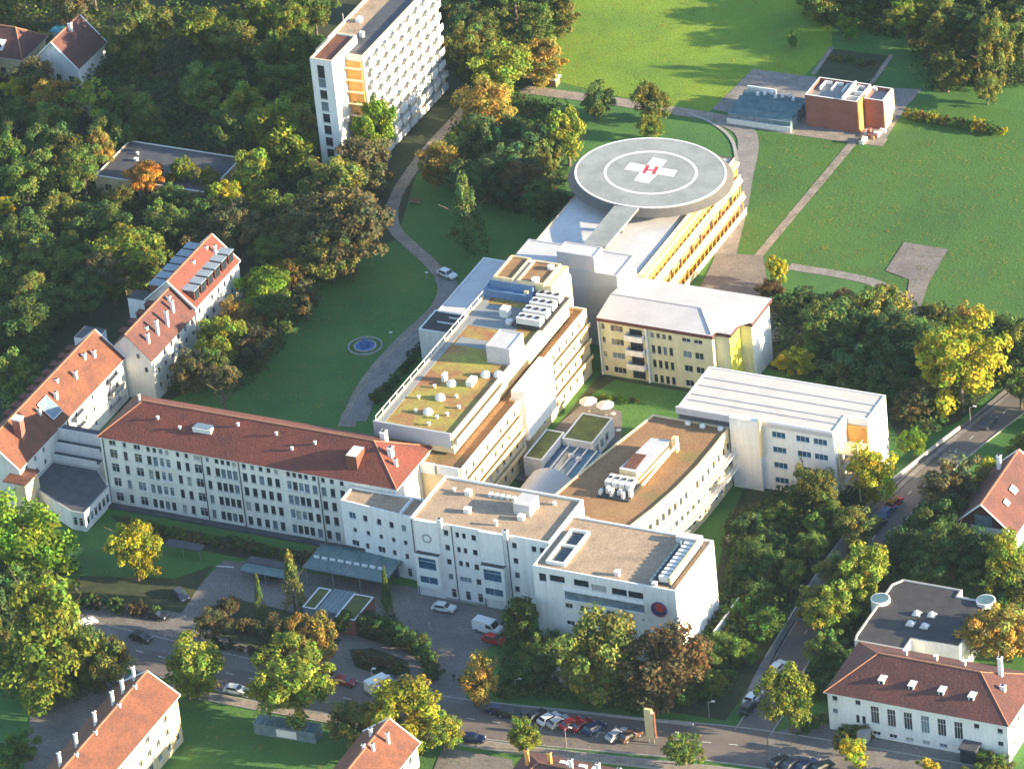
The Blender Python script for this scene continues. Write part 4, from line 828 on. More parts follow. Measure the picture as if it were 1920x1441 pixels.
# streets
ribbon('main_street', 'asphalt_street', smooth([(-200, 1130), (150, 1195), (420, 1262), (700, 1320), (950, 1358), (1200, 1380), (1420, 1400), (1700, 1450), (2100, 1520)]), 10.5, .05, 'kerb_stone')
ribbon('sidewalk', 'gravel', smooth([(-150, 1205), (180, 1262), (420, 1312), (640, 1352), (830, 1384), (960, 1404), (1180, 1428), (1400, 1450), (1600, 1480)]), 2.2, .16, 'kerb_stone', .02)
ribbon('side_street', 'asphalt_street', smooth([(1412, 1372), (1445, 1322), (1500, 1200), (1600, 1060), (1700, 925), (1790, 845), (1900, 760), (2050, 640)]), 6.4, .06, 'kerb_stone')
ribbon('sidewalk', 'paving', smooth([(1392, 1340), (1440, 1235), (1545, 1075), (1655, 935), (1745, 855), (1850, 770), (2000, 640)]), 2.0, .18)
sheet('plaza', 'asphalt', [(130, 1100), (330, 1140), (420, 1050), (480, 1060), (620, 1080), (770, 1100), (880, 1135), (940, 1140), (960, 1170), (900, 1230), (870, 1320), (560, 1280), (380, 1240), (140, 1190)], .08)
sheet('yard', 'asphalt', [(1440, 1380), (1560, 1330), (1760, 1380), (1900, 1400), (1900, 1500), (1440, 1470)], .09)
sheet('yard', 'asphalt', [(60, 1320), (160, 1260), (250, 1280), (110, 1441), (40, 1480)], .09)
sheet('yard', 'asphalt', [(830, 1400), (960, 1424), (980, 1500), (790, 1500)], .09)
# painted markings
def dashes(pts, m, n, L, w_, z, name='road_marking', off=0):
    c = [Vector(p) for p in G2(smooth(pts), 0)]; seg = [(a, b, (b - a).length) for a, b in zip(c, c[1:])]; tot = sum(q[2] for q in seg); mb = MB(m)
    for k in range(n):
        d = tot * (k + .5) / n
        for a, b, l in seg:
            if d <= l: break
            d -= l
        u = (b - a).normalized(); nn = Vector((-u.y, u.x)); q = a + u * d + nn * off
        mb.face([(*(q - u * L / 2 - nn * w_ / 2), z), (*(q + u * L / 2 - nn * w_ / 2), z), (*(q + u * L / 2 + nn * w_ / 2), z), (*(q - u * L / 2 + nn * w_ / 2), z)], m)
    mb.build(name, kind='structure')
dashes([(200, 1205), (420, 1262), (700, 1320), (950, 1358), (1200, 1380), (1400, 1398)], 'paint_white', 26, 1.6, .14, .09)
dashes([(1500, 1200), (1600, 1060), (1700, 925), (1790, 845), (1900, 760)], 'paint_white', 16, 1.4, .12, .09)
dashes([(990, 1349), (1090, 1361), (1200, 1380)], 'paint_white', 10, .12, 4.4, .095, 'parking_line', -.2)
dashes([(1445, 1425), (1560, 1440)], 'paint_white', 6, .12, 4.6, .13, 'parking_line')
# park paths
ribbon('park_path', 'gravel', smooth([(900, 160), (868, 212), (810, 270), (768, 325), (738, 372), (732, 425), (770, 460), (815, 500), (838, 535), (820, 580), (760, 630), (705, 690), (670, 740), (650, 800)]), [2.6] * 13 * 4 + [3.4] * 40, .07)
ribbon('park_path', 'paving', smooth([(832, 520), (845, 545), (830, 590), (790, 630), (735, 680), (695, 730), (668, 790)]), 3.8, .10)
ribbon('park_path', 'gravel', smooth([(980, 168), (1060, 178), (1150, 190), (1245, 205), (1340, 220), (1450, 240), (1560, 255), (1660, 268)]), 3.2, .07)
ribbon('park_path', 'gravel', [(1602, 265), (1422, 480)], 1.8, .08)
ribbon('park_path', 'paving', smooth([(1355, 224), (1400, 245), (1405, 280), (1392, 330), (1385, 380), (1370, 440), (1350, 520)]), 4.2, .09)
ribbon('park_path', 'kerb_stone', smooth([(1290, 212), (1340, 232), (1372, 258), (1381, 290), (1382, 330)]), .7, .13)
sheet('parking_court', 'asphalt', [(1310, 545), (1345, 475), (1430, 480), (1445, 560), (1500, 625), (1500, 642), (1440, 640), (1400, 560)], .11)
ribbon('park_path', 'paving', smooth([(1480, 500), (1560, 512), (1640, 528), (1690, 555), (1720, 590)]), 2.4, .07)
sheet('paved_square', 'asphalt', [(1695, 455), (1778, 468), (1742, 530), (1722, 590), (1700, 560), (1705, 525), (1660, 508)], .12)
sheet('paved_court', 'paving', [(1412, 130), (1535, 146), (1660, 165), (1728, 168), (1700, 200), (1655, 270), (1500, 245), (1335, 205)], .06)
sheet('garden_plot', 'undergrowth', [(1555, 92), (1668, 106), (1632, 162), (1530, 148)], .1)
ribbon('park_path', 'gravel', [(1560, 90), (1525, 140)], 1.0, .14); ribbon('park_path', 'gravel', [(1672, 104), (1634, 158)], 1.0, .14)
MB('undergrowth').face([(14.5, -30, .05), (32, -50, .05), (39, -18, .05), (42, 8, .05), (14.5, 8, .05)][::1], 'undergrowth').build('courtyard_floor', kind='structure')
MB('grass').face([(24, -11, .08), (34, -22, .08), (38, -12, .08), (33, 7, .08), (18, 7, .08), (16, 1, .08)], 'grass').build('courtyard_lawn', kind='structure')
MB('asphalt').face([(14.5, -30, .1), (20, -30, .1), (28, -12, .1), (24, -3, .1), (16, -1, .1), (14.5, -10, .1)], 'asphalt').build('courtyard_paving', kind='structure')
# planted beds on the plaza
for i, pts in enumerate(([(640, 1150), (700, 1160), (760, 1180), (800, 1210), (822, 1250), (818, 1275), (800, 1270), (785, 1235), (745, 1215), (690, 1200), (650, 1185)], [(655, 1218), (700, 1215), (765, 1240), (770, 1262), (730, 1272), (665, 1250)], [(385, 1140), (450, 1125), (560, 1150), (640, 1200), (620, 1225), (560, 1230), (480, 1215), (400, 1190)], [(150, 1080), (330, 1085), (400, 1060), (340, 1150), (150, 1115)])):
    sheet('planted_bed', 'undergrowth', pts, .14)
sheet('planted_bed', 'undergrowth', [(205, 965), (620, 1045), (560, 1065), (420, 1040), (250, 1005)], .05)

# ================================================================== TREES
rt = random.Random(3)
def leafmesh(name, seed, kind='broad', n_cl=46, per=70, s=.42, conifer=False, rough_=.35):
    r = random.Random(seed); v, f, t = [], [], []
    cl = []
    if kind == 'cone':
        for k in range(n_cl):
            h = r.random() ** .8; rad = (1 - h) * .95 + .08; a = r.random() * 6.283; q = rad * (.6 + .4 * r.random())
            cl.append((q * math.cos(a), q * math.sin(a), -1 + 2 * h, .26 * (1.15 - h * .7), .26))
    else:
        lobes = [(r.uniform(-.36, .36), r.uniform(-.36, .36), r.uniform(-.45, .38), r.uniform(.5, .7)) for _ in range(6)]
        while len(cl) < n_cl:
            lb = r.choice(lobes); a = r.random() * 6.283; z = r.uniform(-.95, 1); q = math.sqrt(max(0, 1 - z * z)); k = lb[3] * r.uniform(.72, 1.08)
            x, y, zz = lb[0] + k * q * math.cos(a), lb[1] + k * q * math.sin(a), lb[2] + k * z * .95
            if zz < -1.0 or x * x + y * y > 1.15: continue
            cl.append((x, y, zz, r.uniform(.13, .27), r.uniform(.1, .2)))
    S_ = 5.0
    for cx_, cy_, cz_, cr, ch in cl:
        tone = r.uniform(.55, 1.35); hue = r.gauss(0, .12)
        for _ in range(per):
            a = r.random() * 6.283; z = r.uniform(-.7, 1); q = math.sqrt(1 - z * z) if abs(z) < 1 else 0; k = r.uniform(.55, 1.05)
            d = Vector((q * math.cos(a), q * math.sin(a), z)); p = Vector((cx_ + d.x * cr * k, cy_ + d.y * cr * k, cz_ + d.z * ch * k * 1.2)) * S_
            nrm = (d * .9 + Vector((r.gauss(0, .5), r.gauss(0, .5), r.gauss(.35, .5)))).normalized()
            u = nrm.orthogonal().normalized(); ang = r.random() * 6.283; wv = nrm.cross(u); u2 = u * math.cos(ang) + wv * math.sin(ang); w2 = nrm.cross(u2)
            L = s * r.uniform(.6, 1.35); W = L * r.uniform(.45, .8); b = len(v)
            v += [tuple(p - u2 * L * .5), tuple(p + w2 * W * .5), tuple(p + u2 * L * .5), tuple(p - w2 * W * .5)]
            f.append((b, b + 1, b + 2, b + 3)); tt = tone * r.uniform(.8, 1.25); t.append((tt * (1 + hue + r.gauss(0, .05)), tt, tt * (1 - hue * .5), 1))
    me = bpy.data.meshes.new('crown'); me.from_pydata(v, [], f); me.materials.append(M['needle' if conifer else 'leaf'])
    at = me.color_attributes.new('tint', 'FLOAT_COLOR', 'CORNER'); buf = []
    for c in t: buf += list(c) * 4
    at.data.foreach_set('color', buf); me.update(); return me
def trunkmesh(seed, pale=False, bare=False):
    r = random.Random(seed); mb = MB('pale_bark' if pale else 'bark'); mb.bar((0, 0, -.3), (.05, .05, 4.6), .34, n=8, r2=.22); mb.bar((.05, .05, 4.5), (.15, -.1, 8.5), .22, n=7, r2=.08)
    for k in range(8 if not bare else 12):
        z = r.uniform(3.0, 7.2); a = r.random() * 6.283; L = r.uniform(1.6, 3.4); e = (L * math.cos(a), L * math.sin(a), z + L * r.uniform(.5, 1.1)); mb.bar((.05, .05, z), e, .12, n=5, r2=.05)
        e2 = (e[0] * 1.4, e[1] * 1.4, e[2] + .9); mb.bar(e, e2, .05, n=4, r2=.02)
    return mb.mesh('trunk')
BROAD = [leafmesh('crown', 10 + i, n_cl=84, per=110, s=.44) for i in range(6)]
SMALL = [leafmesh('crown', 40 + i, n_cl=40, per=70, s=.75) for i in range(4)]
CONE = [leafmesh('crown', 60 + i, 'cone', n_cl=70, per=50, s=.5, conifer=True) for i in range(2)]
AIRY = [leafmesh('crown', 80 + i, n_cl=30, per=52, s=.55) for i in range(2)]
TRK = [trunkmesh(i) for i in range(3)]; TRKP = trunkmesh(9, True, True)
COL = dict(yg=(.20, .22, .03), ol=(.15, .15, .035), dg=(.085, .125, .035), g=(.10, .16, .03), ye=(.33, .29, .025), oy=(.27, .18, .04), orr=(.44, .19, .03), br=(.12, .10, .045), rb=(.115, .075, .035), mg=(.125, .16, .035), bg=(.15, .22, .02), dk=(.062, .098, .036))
def tree(px, py, rx, ry, col, label, kind='b', h=None, group=None, cat='tree', name=None, pale=False, z0=None):
    """crown centre at photo point (px,py); rx, ry = half width and half height in photo pixels"""
    r = rx / 8.7; rz = max(ry / 8.7 * .92, r * .6) if kind != 'c' else ry / 8.0
    if ry < rx * 1.05: rz = r * .85
    h = h if h else (rz * 2 + (.9 if r > 2 else .1))
    zc = h - rz if z0 is None else z0; p = P(px, py, zc)
    small = r < 2.3
    me = rt.choice(CONE) if kind == 'c' else rt.choice(AIRY) if kind == 'a' else rt.choice(SMALL if small else BROAD)
    nm = name or ('shrub' if (r < 1.9 and kind != 'c') else 'conifer' if kind == 'c' else 'tree')
    t = thing(nm, label, 'shrub' if nm == 'shrub' else cat, (p.x, p.y, 0), rt.random() * 6.28, group)
    c = Vector(COL[col]) * rt.uniform(.78, 1.28); sc = 1.0 / 5.0
    child('crown', me, t, (0, 0, zc), (0, 0, 0), (r * sc, r * sc, rz * sc), c)
    tr = TRKP if pale else rt.choice(TRK)
    k = (zc + rz * .35) / 8.5
    child('trunk', tr, t, (0, 0, 0), (0, 0, 0), (min(k, r / 3.2), min(k, r / 3.2), k))
    return t
T = tree
# --- individual trees one can point to
TL = [
 (262, 55, 66, 58, 'ol', 'big olive yellow tree right of the red-roofed house at top left'), (380, 55, 44, 48, 'yg', 'yellow-green tree just right of the big olive tree at top left'), (440, 22, 18, 16, 'yg', 'small round yellow-green treetop near the top edge left of the tower'),
 (30, 165, 26, 24, 'ye', 'small yellow tree below the brown roofed house'), (98, 182, 42, 36, 'oy', 'orange-olive tree left of the pale bare trunks'), (120, 285, 36, 44, 'ol', 'olive tree with reddish flecks left of the flat roofed house'),
 (186, 280, 28, 44, 'oy', 'narrow orange-yellow tree touching the flat roof corner'), (10, 290, 40, 52, 'g', 'green tree at the left edge above the dark wood'), (2, 385, 20, 20, 'ye', 'small yellow tree cut by the left edge'),
 (272, 335, 38, 26, 'orr', 'bright orange tree in front of the flat roofed house'), (345, 322, 26, 40, 'yg', 'slim yellow-olive tree right of the bright orange one'), (430, 372, 46, 36, 'ye', 'yellow tree right of and below the flat roofed house'),
 (466, 318, 48, 34, 'yg', 'yellow-green tree covering the right end of the flat roof'), (512, 245, 66, 62, 'yg', 'large yellow-green tree left of the white tower'), (108, 392, 38, 34, 'ol', 'dim olive tree in the shade left of the wine red shrub'),
 (226, 490, 62, 66, 'yg', 'large sunlit yellow-olive tree above the farthest gabled wing'), (690, 312, 52, 56, 'br', 'brown tree below the bright green one by the tower'), (610, 350, 58, 50, 'ol', 'olive tree left of the brown one below the tower'),
 (660, 420, 82, 66, 'br', 'wide brown tree beside the bend of the park path'), (580, 430, 62, 60, 'br', 'brown-olive tree left of the wide brown tree'), (620, 478, 52, 34, 'ol', 'low olive tree at the lower end of the brown group'),
 (696, 232, 42, 72, 'bg', 'bright green tree in front of the white tower'), (495, 545, 50, 48, 'bg', 'round green tree right of the slate dormers'), (546, 512, 28, 34, 'oy', 'small orange-brown tree between round green tree and lawn'),
 (405, 635, 44, 52, 'yg', 'yellow-green tree beside the middle gabled wing'), (455, 600, 42, 40, 'oy', 'orange tree right of the yellow-green one by the middle gabled wing'), (362, 690, 44, 34, 'br', 'brownish tree at the foot of the middle gabled wing'),
 (870, 95, 46, 56, 'ol', 'olive tree right of the white tower'), (935, 125, 58, 50, 'yg', 'yellow-olive tree in the row right of the tower'), (925, 195, 56, 52, 'oy', 'brown and olive tree below the yellow-olive one right of the tower'),
 (1015, 105, 44, 26, 'oy', 'small orange-brown tree beside the sunlit top lawn'), (1050, 20, 34, 40, 'ol', 'olive tree at the top edge left of the lawn'), (820, 300, 36, 42, 'oy', 'orange-yellow tree right of the park path bend'),
 (1062, 245, 44, 62, 'yg', 'tall yellow-olive tree left of the helipad'), (1015, 305, 32, 40, 'ol', 'olive tree below the tall one left of the helipad'), (1212, 185, 34, 38, 'ol', 'olive tree above the helipad beside the gravel path'),
 (1214, 236, 24, 20, 'yg', 'low yellow-green bush between helipad and olive tree'), (1112, 185, 36, 26, 'dg', 'dark green bushy tree on the path above the helipad'), (1590, 48, 20, 22, 'bg', 'small bright tree before the dark wood at top right'),
 (1484, 74, 11, 16, 'g', 'tiny sapling alone on the top lawn'), (1808, 100, 38, 42, 'oy', 'orange tree between olive trees at top right'), (1775, 128, 36, 40, 'ol', 'olive tree left of the orange tree at top right'),
 (1862, 85, 42, 74, 'ol', 'tall olive tree right of the orange tree at top right'), (1850, 162, 30, 28, 'ol', 'low olive tree right of the vegetable garden'), (1462, 504, 19, 24, 'ye', 'small yellow tree at the lower end of the straight path'),
 (1650, 572, 46, 34, 'ol', 'olive topped tree beside the curving path on the right'), (1800, 682, 74, 84, 'ye', 'huge yellow tree beside the side street'), (1828, 606, 36, 30, 'oy', 'brown-orange tree behind the huge yellow tree'), (1752, 592, 24, 24, 'ol', 'small olive tree at the lawn edge left of the brown-orange one'),
 (1488, 680, 30, 28, 'ye', 'small yellow tree behind the white banded roof'), (1712, 826, 24, 26, 'bg', 'small bright green tree on the verge beside the white building'), (1636, 882, 40, 48, 'ye', 'yellow tree in front of the stair recess of the white building'),
 (1530, 912, 34, 42, 'ol', 'olive tree in front of the white building windows'), (1852, 884, 27, 26, 'ye', 'small bright yellow tree beside the orange roofed house on the right'), (1784, 908, 48, 32, 'br', 'brown-green tree between side street and orange roofed house'),
 (1612, 1065, 42, 50, 'yg', 'yellow-brown tree overhanging the side street'), (1562, 1142, 44, 46, 'yg', 'yellow tree left of the flat dark hall'), (1898, 1060, 40, 56, 'yg', 'hanging yellow-green tree at the right edge'),
 (1868, 1188, 52, 36, 'oy', 'yellow-orange tree beside the right turret of the flat hall'), (1478, 1300, 42, 62, 'yg', 'yellow-green tree at the street corner left of the white hall'), (1604, 1412, 22, 24, 'ye', 'small yellow tree in front of the white hall'), (1738, 1434, 18, 18, 'ye', 'tiny yellow treetop at the bottom edge before the white hall'),
 (1252, 1238, 70, 76, 'rb', 'large rust-brown tree in front of the corner building'), (1112, 1218, 62, 84, 'ol', 'large olive-green tree left of the rust-brown one'), (1062, 1118, 44, 44, 'ol', 'olive tree hiding the left windows of the corner building'),
 (975, 1160, 28, 44, 'mg', 'slim green tree at the junction of entrance and corner buildings'), (900, 1276, 32, 50, 'oy', 'orange-yellow oval tree at the plaza exit'), (985, 1378, 28, 28, 'yg', 'yellow-green tree above the dark red roof at the bottom'),
 (556, 1282, 68, 66, 'yg', 'large yellow-green tree on the verge below the plaza'), (592, 1188, 40, 46, 'oy', 'orange tree beside the glass pavilion'), (735, 1340, 64, 48, 'ye', 'brilliant yellow tree behind the orange roofed house end'),
 (828, 1366, 34, 32, 'yg', 'yellow-green tree right of the brilliant yellow one'), (655, 1352, 44, 34, 'ol', 'dull olive tree left of the brilliant yellow one'), (346, 1250, 56, 54, 'yg', 'round yellow-green tree above the orange roofed apartment house'),
 (190, 1235, 46, 54, 'ol', 'dark olive tree left of the round yellow-green one'), (250, 1026, 42, 56, 'ye', 'yellow oval tree in front of the long white ward'), (72, 1180, 80, 104, 'yg', 'huge yellow-olive tree at the left edge'), (62, 1000, 80, 84, 'bg', 'big bright green tree before the chapel house at the left edge'),
 (28, 1408, 34, 30, 'g', 'small green tree at the bottom left corner'), (725, 1122, 13, 42, 'dg', 'slim dark conifer beside the entrance canopy', 'c'), (547, 1090, 20, 44, 'ol', 'narrow conifer with orange tip beside the carport', 'c'), (486, 1120, 10, 32, 'dg', 'thin dark conifer left of the orange tipped one', 'c'),
 (872, 396, 36, 58, 'dg', 'lone dark conifer on the lawn left of the helipad building', 'c'), (1506, 862, 20, 42, 'g', 'pointed green conifer before the white building', 'c'),
 (396, 1166, 30, 30, 'br', 'brown-green round shrub on the plaza bed'), (431, 1132, 20, 20, 'rb', 'red-brown shrub beside the brown-green one'), (1282, 1398, 29, 20, 'mg', 'clipped round bush at the street corner'), (512, 1190, 36, 28, 'br', 'dark brown-green shrub left of the glass pavilion'),
 (165, 195, 48, 40, 'yg', 'thin leaved tree with pale bare trunks in the left wood', 'a'), (238, 190, 28, 24, 'ol', 'small olive tree right of the pale bare trunks'), (235, 372, 30, 26, 'ol', 'olive tree left of the bright orange one before the flat roofed house'), (318, 374, 34, 24, 'mg', 'green tree just below the bright orange one'), (388, 335, 26, 30, 'ol', 'olive tree between slim yellow-olive and yellow trees at the flat roofed house'),
 (1560, 1072, 34, 34, 'ol', 'olive tree overhanging the garden wall of the side street'), (1516, 1128, 30, 30, 'mg', 'green tree at the garden wall just below the overhanging olive one'), (1600, 990, 34, 34, 'ol', 'olive tree at the garden wall below the yellow tree of the white building'), (1440, 1165, 30, 30, 'g', 'green tree at the lower end of the garden row'), (1545, 1215, 30, 30, 'mg', 'green tree between flat hall and side street'),
 (60, 470, 26, 18, 'ye', 'yellowish treetop in the dark wood at left'),
]
for q in TL:
    T(q[0], q[1], q[2] * 1.1, q[3] * 1.08, q[4], q[5], q[6] if len(q) > 6 else 'b', pale='pale bare trunks in' in q[5])
# --- woods: many trees of one look, one group per wood
def inpoly(x, y, poly):
    c = False; n = len(poly)
    for i in range(n):
        x1, y1 = poly[i]; x2, y2 = poly[(i + 1) % n]
        if (y1 > y) != (y2 > y) and x < (x2 - x1) * (y - y1) / (y2 - y1) + x1: c = not c
    return c
def wood(poly, n, r0, r1, cols, label, group, seed, kind='b', gap=.72, h=(8, 13)):
    if n > 8 and seed < 24: n = int(n * .66); r0 *= 1.16; r1 *= 1.2
    r = random.Random(seed); pts = []; xs = [p[0] for p in poly]; ys = [p[1] for p in poly]; k = 0
    while len(pts) < n and k < 6000:
        k += 1; x, y = r.uniform(min(xs), max(xs)), r.uniform(min(ys), max(ys)); q = r.uniform(r0, r1)
        if inpoly(x, y, poly) and all(abs(x - a) / (q + c) + abs(y - b) * 1.6 / (q + c) > gap for a, b, c in pts): pts.append((x, y, q))
    for x, y, q in pts:
        z = r.uniform(*h) * min(1, q / 34 + .2)
        T(x, y, q, q * r.uniform(.9, 1.15), r.choice(cols), label, kind, h=z + 0 if q > 20 else None, group=group)
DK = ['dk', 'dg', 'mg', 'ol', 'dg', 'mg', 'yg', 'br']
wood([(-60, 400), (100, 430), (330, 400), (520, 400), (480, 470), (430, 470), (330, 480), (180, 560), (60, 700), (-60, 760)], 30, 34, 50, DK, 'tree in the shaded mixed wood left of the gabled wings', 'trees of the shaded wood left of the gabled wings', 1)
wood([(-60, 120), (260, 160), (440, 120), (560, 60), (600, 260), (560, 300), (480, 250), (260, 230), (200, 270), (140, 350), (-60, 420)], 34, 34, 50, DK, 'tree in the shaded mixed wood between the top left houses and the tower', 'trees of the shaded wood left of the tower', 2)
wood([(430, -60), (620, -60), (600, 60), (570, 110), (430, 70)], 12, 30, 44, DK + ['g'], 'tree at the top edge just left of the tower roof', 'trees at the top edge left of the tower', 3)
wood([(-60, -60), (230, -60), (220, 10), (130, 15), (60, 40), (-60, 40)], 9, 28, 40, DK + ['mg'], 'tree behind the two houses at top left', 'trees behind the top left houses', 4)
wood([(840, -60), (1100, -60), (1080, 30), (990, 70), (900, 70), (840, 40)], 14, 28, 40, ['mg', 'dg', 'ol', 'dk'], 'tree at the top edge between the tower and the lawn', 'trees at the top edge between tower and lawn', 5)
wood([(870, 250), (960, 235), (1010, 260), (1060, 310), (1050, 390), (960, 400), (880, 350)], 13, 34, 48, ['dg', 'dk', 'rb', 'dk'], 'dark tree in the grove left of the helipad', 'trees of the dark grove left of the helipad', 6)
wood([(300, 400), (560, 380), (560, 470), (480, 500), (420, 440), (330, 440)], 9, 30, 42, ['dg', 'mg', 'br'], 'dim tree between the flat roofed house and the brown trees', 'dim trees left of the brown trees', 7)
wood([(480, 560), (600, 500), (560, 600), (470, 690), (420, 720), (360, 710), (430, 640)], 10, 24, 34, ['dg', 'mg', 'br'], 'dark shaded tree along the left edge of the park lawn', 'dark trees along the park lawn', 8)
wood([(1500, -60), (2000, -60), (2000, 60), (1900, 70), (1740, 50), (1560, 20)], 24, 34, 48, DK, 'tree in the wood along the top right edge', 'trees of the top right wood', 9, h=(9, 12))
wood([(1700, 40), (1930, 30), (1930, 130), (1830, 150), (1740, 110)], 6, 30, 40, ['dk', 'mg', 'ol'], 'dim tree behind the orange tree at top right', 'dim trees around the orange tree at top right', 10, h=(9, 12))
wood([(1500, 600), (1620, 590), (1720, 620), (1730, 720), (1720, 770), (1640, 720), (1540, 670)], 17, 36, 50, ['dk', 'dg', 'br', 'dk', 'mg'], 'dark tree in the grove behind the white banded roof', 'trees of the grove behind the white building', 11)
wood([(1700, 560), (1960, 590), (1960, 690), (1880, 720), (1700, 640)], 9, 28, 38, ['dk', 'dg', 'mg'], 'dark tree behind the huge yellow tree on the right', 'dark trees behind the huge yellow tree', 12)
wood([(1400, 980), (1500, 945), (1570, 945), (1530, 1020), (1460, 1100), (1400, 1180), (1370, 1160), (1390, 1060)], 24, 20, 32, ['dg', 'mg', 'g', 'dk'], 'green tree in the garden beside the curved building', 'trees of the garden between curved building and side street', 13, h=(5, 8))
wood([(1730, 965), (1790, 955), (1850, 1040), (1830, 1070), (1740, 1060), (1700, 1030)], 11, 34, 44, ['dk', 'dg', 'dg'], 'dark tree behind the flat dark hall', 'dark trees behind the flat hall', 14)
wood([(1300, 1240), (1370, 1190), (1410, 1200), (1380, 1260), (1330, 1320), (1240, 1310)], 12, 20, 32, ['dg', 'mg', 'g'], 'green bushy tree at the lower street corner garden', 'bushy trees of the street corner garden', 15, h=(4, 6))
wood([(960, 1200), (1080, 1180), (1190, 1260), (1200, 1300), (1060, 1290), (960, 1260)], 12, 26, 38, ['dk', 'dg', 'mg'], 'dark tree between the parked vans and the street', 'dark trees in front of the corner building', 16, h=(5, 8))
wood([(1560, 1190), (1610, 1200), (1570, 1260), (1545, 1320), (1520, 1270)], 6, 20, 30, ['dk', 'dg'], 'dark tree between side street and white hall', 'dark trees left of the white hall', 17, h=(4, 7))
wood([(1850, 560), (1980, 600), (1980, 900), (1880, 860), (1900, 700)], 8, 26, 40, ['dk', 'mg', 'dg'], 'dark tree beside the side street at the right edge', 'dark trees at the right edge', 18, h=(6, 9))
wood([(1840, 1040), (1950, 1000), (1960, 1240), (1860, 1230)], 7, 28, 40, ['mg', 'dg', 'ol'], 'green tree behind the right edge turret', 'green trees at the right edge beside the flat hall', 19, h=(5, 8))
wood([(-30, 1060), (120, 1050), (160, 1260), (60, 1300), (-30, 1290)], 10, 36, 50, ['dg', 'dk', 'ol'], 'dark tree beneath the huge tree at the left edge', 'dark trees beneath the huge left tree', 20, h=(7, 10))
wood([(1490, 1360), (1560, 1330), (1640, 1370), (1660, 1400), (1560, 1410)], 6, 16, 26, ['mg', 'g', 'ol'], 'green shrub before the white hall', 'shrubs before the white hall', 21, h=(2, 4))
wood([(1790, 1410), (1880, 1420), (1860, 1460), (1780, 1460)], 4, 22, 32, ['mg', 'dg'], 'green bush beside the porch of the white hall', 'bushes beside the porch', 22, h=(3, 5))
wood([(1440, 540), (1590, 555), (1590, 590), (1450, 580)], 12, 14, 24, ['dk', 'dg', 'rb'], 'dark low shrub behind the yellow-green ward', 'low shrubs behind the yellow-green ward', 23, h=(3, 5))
# low growth under the woods: one mass nobody could count
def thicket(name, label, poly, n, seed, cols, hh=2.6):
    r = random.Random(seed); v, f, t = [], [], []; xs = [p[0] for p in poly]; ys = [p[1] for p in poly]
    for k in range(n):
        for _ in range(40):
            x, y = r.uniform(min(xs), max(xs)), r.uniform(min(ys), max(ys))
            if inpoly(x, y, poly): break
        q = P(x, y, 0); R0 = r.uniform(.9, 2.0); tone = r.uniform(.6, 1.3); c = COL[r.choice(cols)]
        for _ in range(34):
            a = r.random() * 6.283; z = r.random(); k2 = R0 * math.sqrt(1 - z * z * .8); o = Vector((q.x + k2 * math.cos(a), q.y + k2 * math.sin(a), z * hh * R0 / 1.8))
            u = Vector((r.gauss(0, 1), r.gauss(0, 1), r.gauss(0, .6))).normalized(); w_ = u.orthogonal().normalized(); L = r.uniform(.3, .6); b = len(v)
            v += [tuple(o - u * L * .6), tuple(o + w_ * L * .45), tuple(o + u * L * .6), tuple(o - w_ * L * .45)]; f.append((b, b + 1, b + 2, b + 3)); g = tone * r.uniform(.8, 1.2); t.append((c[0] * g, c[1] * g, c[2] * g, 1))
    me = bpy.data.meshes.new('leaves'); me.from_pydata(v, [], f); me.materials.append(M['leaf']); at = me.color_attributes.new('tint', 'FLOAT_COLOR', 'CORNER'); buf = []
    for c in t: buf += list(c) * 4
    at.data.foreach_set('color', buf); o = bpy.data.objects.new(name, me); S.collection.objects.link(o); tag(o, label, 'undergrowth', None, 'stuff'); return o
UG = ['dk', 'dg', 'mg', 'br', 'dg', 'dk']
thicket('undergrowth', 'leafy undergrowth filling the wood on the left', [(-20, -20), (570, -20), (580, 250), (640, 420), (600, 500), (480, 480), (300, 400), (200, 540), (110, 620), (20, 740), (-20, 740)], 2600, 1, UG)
thicket('undergrowth', 'leafy undergrowth along the dark edge of the park lawn', [(560, 490), (620, 510), (560, 600), (500, 690), (440, 735), (330, 735), (320, 690), (400, 600), (470, 560)], 420, 2, UG)
thicket('undergrowth', 'leafy undergrowth in the grove left of the helipad', [(850, 240), (950, 180), (1060, 210), (1060, 340), (1000, 400), (900, 380), (800, 330)], 420, 3, UG)
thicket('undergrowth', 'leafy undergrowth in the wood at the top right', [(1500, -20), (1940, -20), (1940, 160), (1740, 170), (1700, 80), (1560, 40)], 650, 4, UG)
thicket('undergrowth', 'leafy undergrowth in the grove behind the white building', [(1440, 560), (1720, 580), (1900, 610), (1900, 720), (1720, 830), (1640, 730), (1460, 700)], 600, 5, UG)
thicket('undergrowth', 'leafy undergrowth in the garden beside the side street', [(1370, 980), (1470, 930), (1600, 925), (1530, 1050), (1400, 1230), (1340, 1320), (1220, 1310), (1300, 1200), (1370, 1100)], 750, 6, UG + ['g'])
thicket('undergrowth', 'leafy undergrowth around the flat dark hall', [(1760, 910), (1810, 900), (1860, 1010), (1860, 1080), (1690, 1080), (1620, 1200), (1570, 1290), (1530, 1290), (1570, 1180)], 420, 7, UG)
thicket('undergrowth', 'leafy undergrowth at the foot of the left edge trees', [(-20, 1040), (120, 1040), (150, 1100), (150, 1200), (200, 1290), (100, 1330), (-20, 1300)], 300, 8, UG)
thicket('undergrowth', 'leafy undergrowth at the top edge right of the tower', [(840, -20), (1080, -20), (1020, 80), (980, 150), (900, 240), (870, 200), (850, 100)], 420, 9, UG + ['ol'])
thicket('undergrowth', 'leafy undergrowth in the shaded garden before the corner building', [(950, 1190), (1080, 1200), (1230, 1290), (1200, 1330), (950, 1300)], 260, 10, UG)
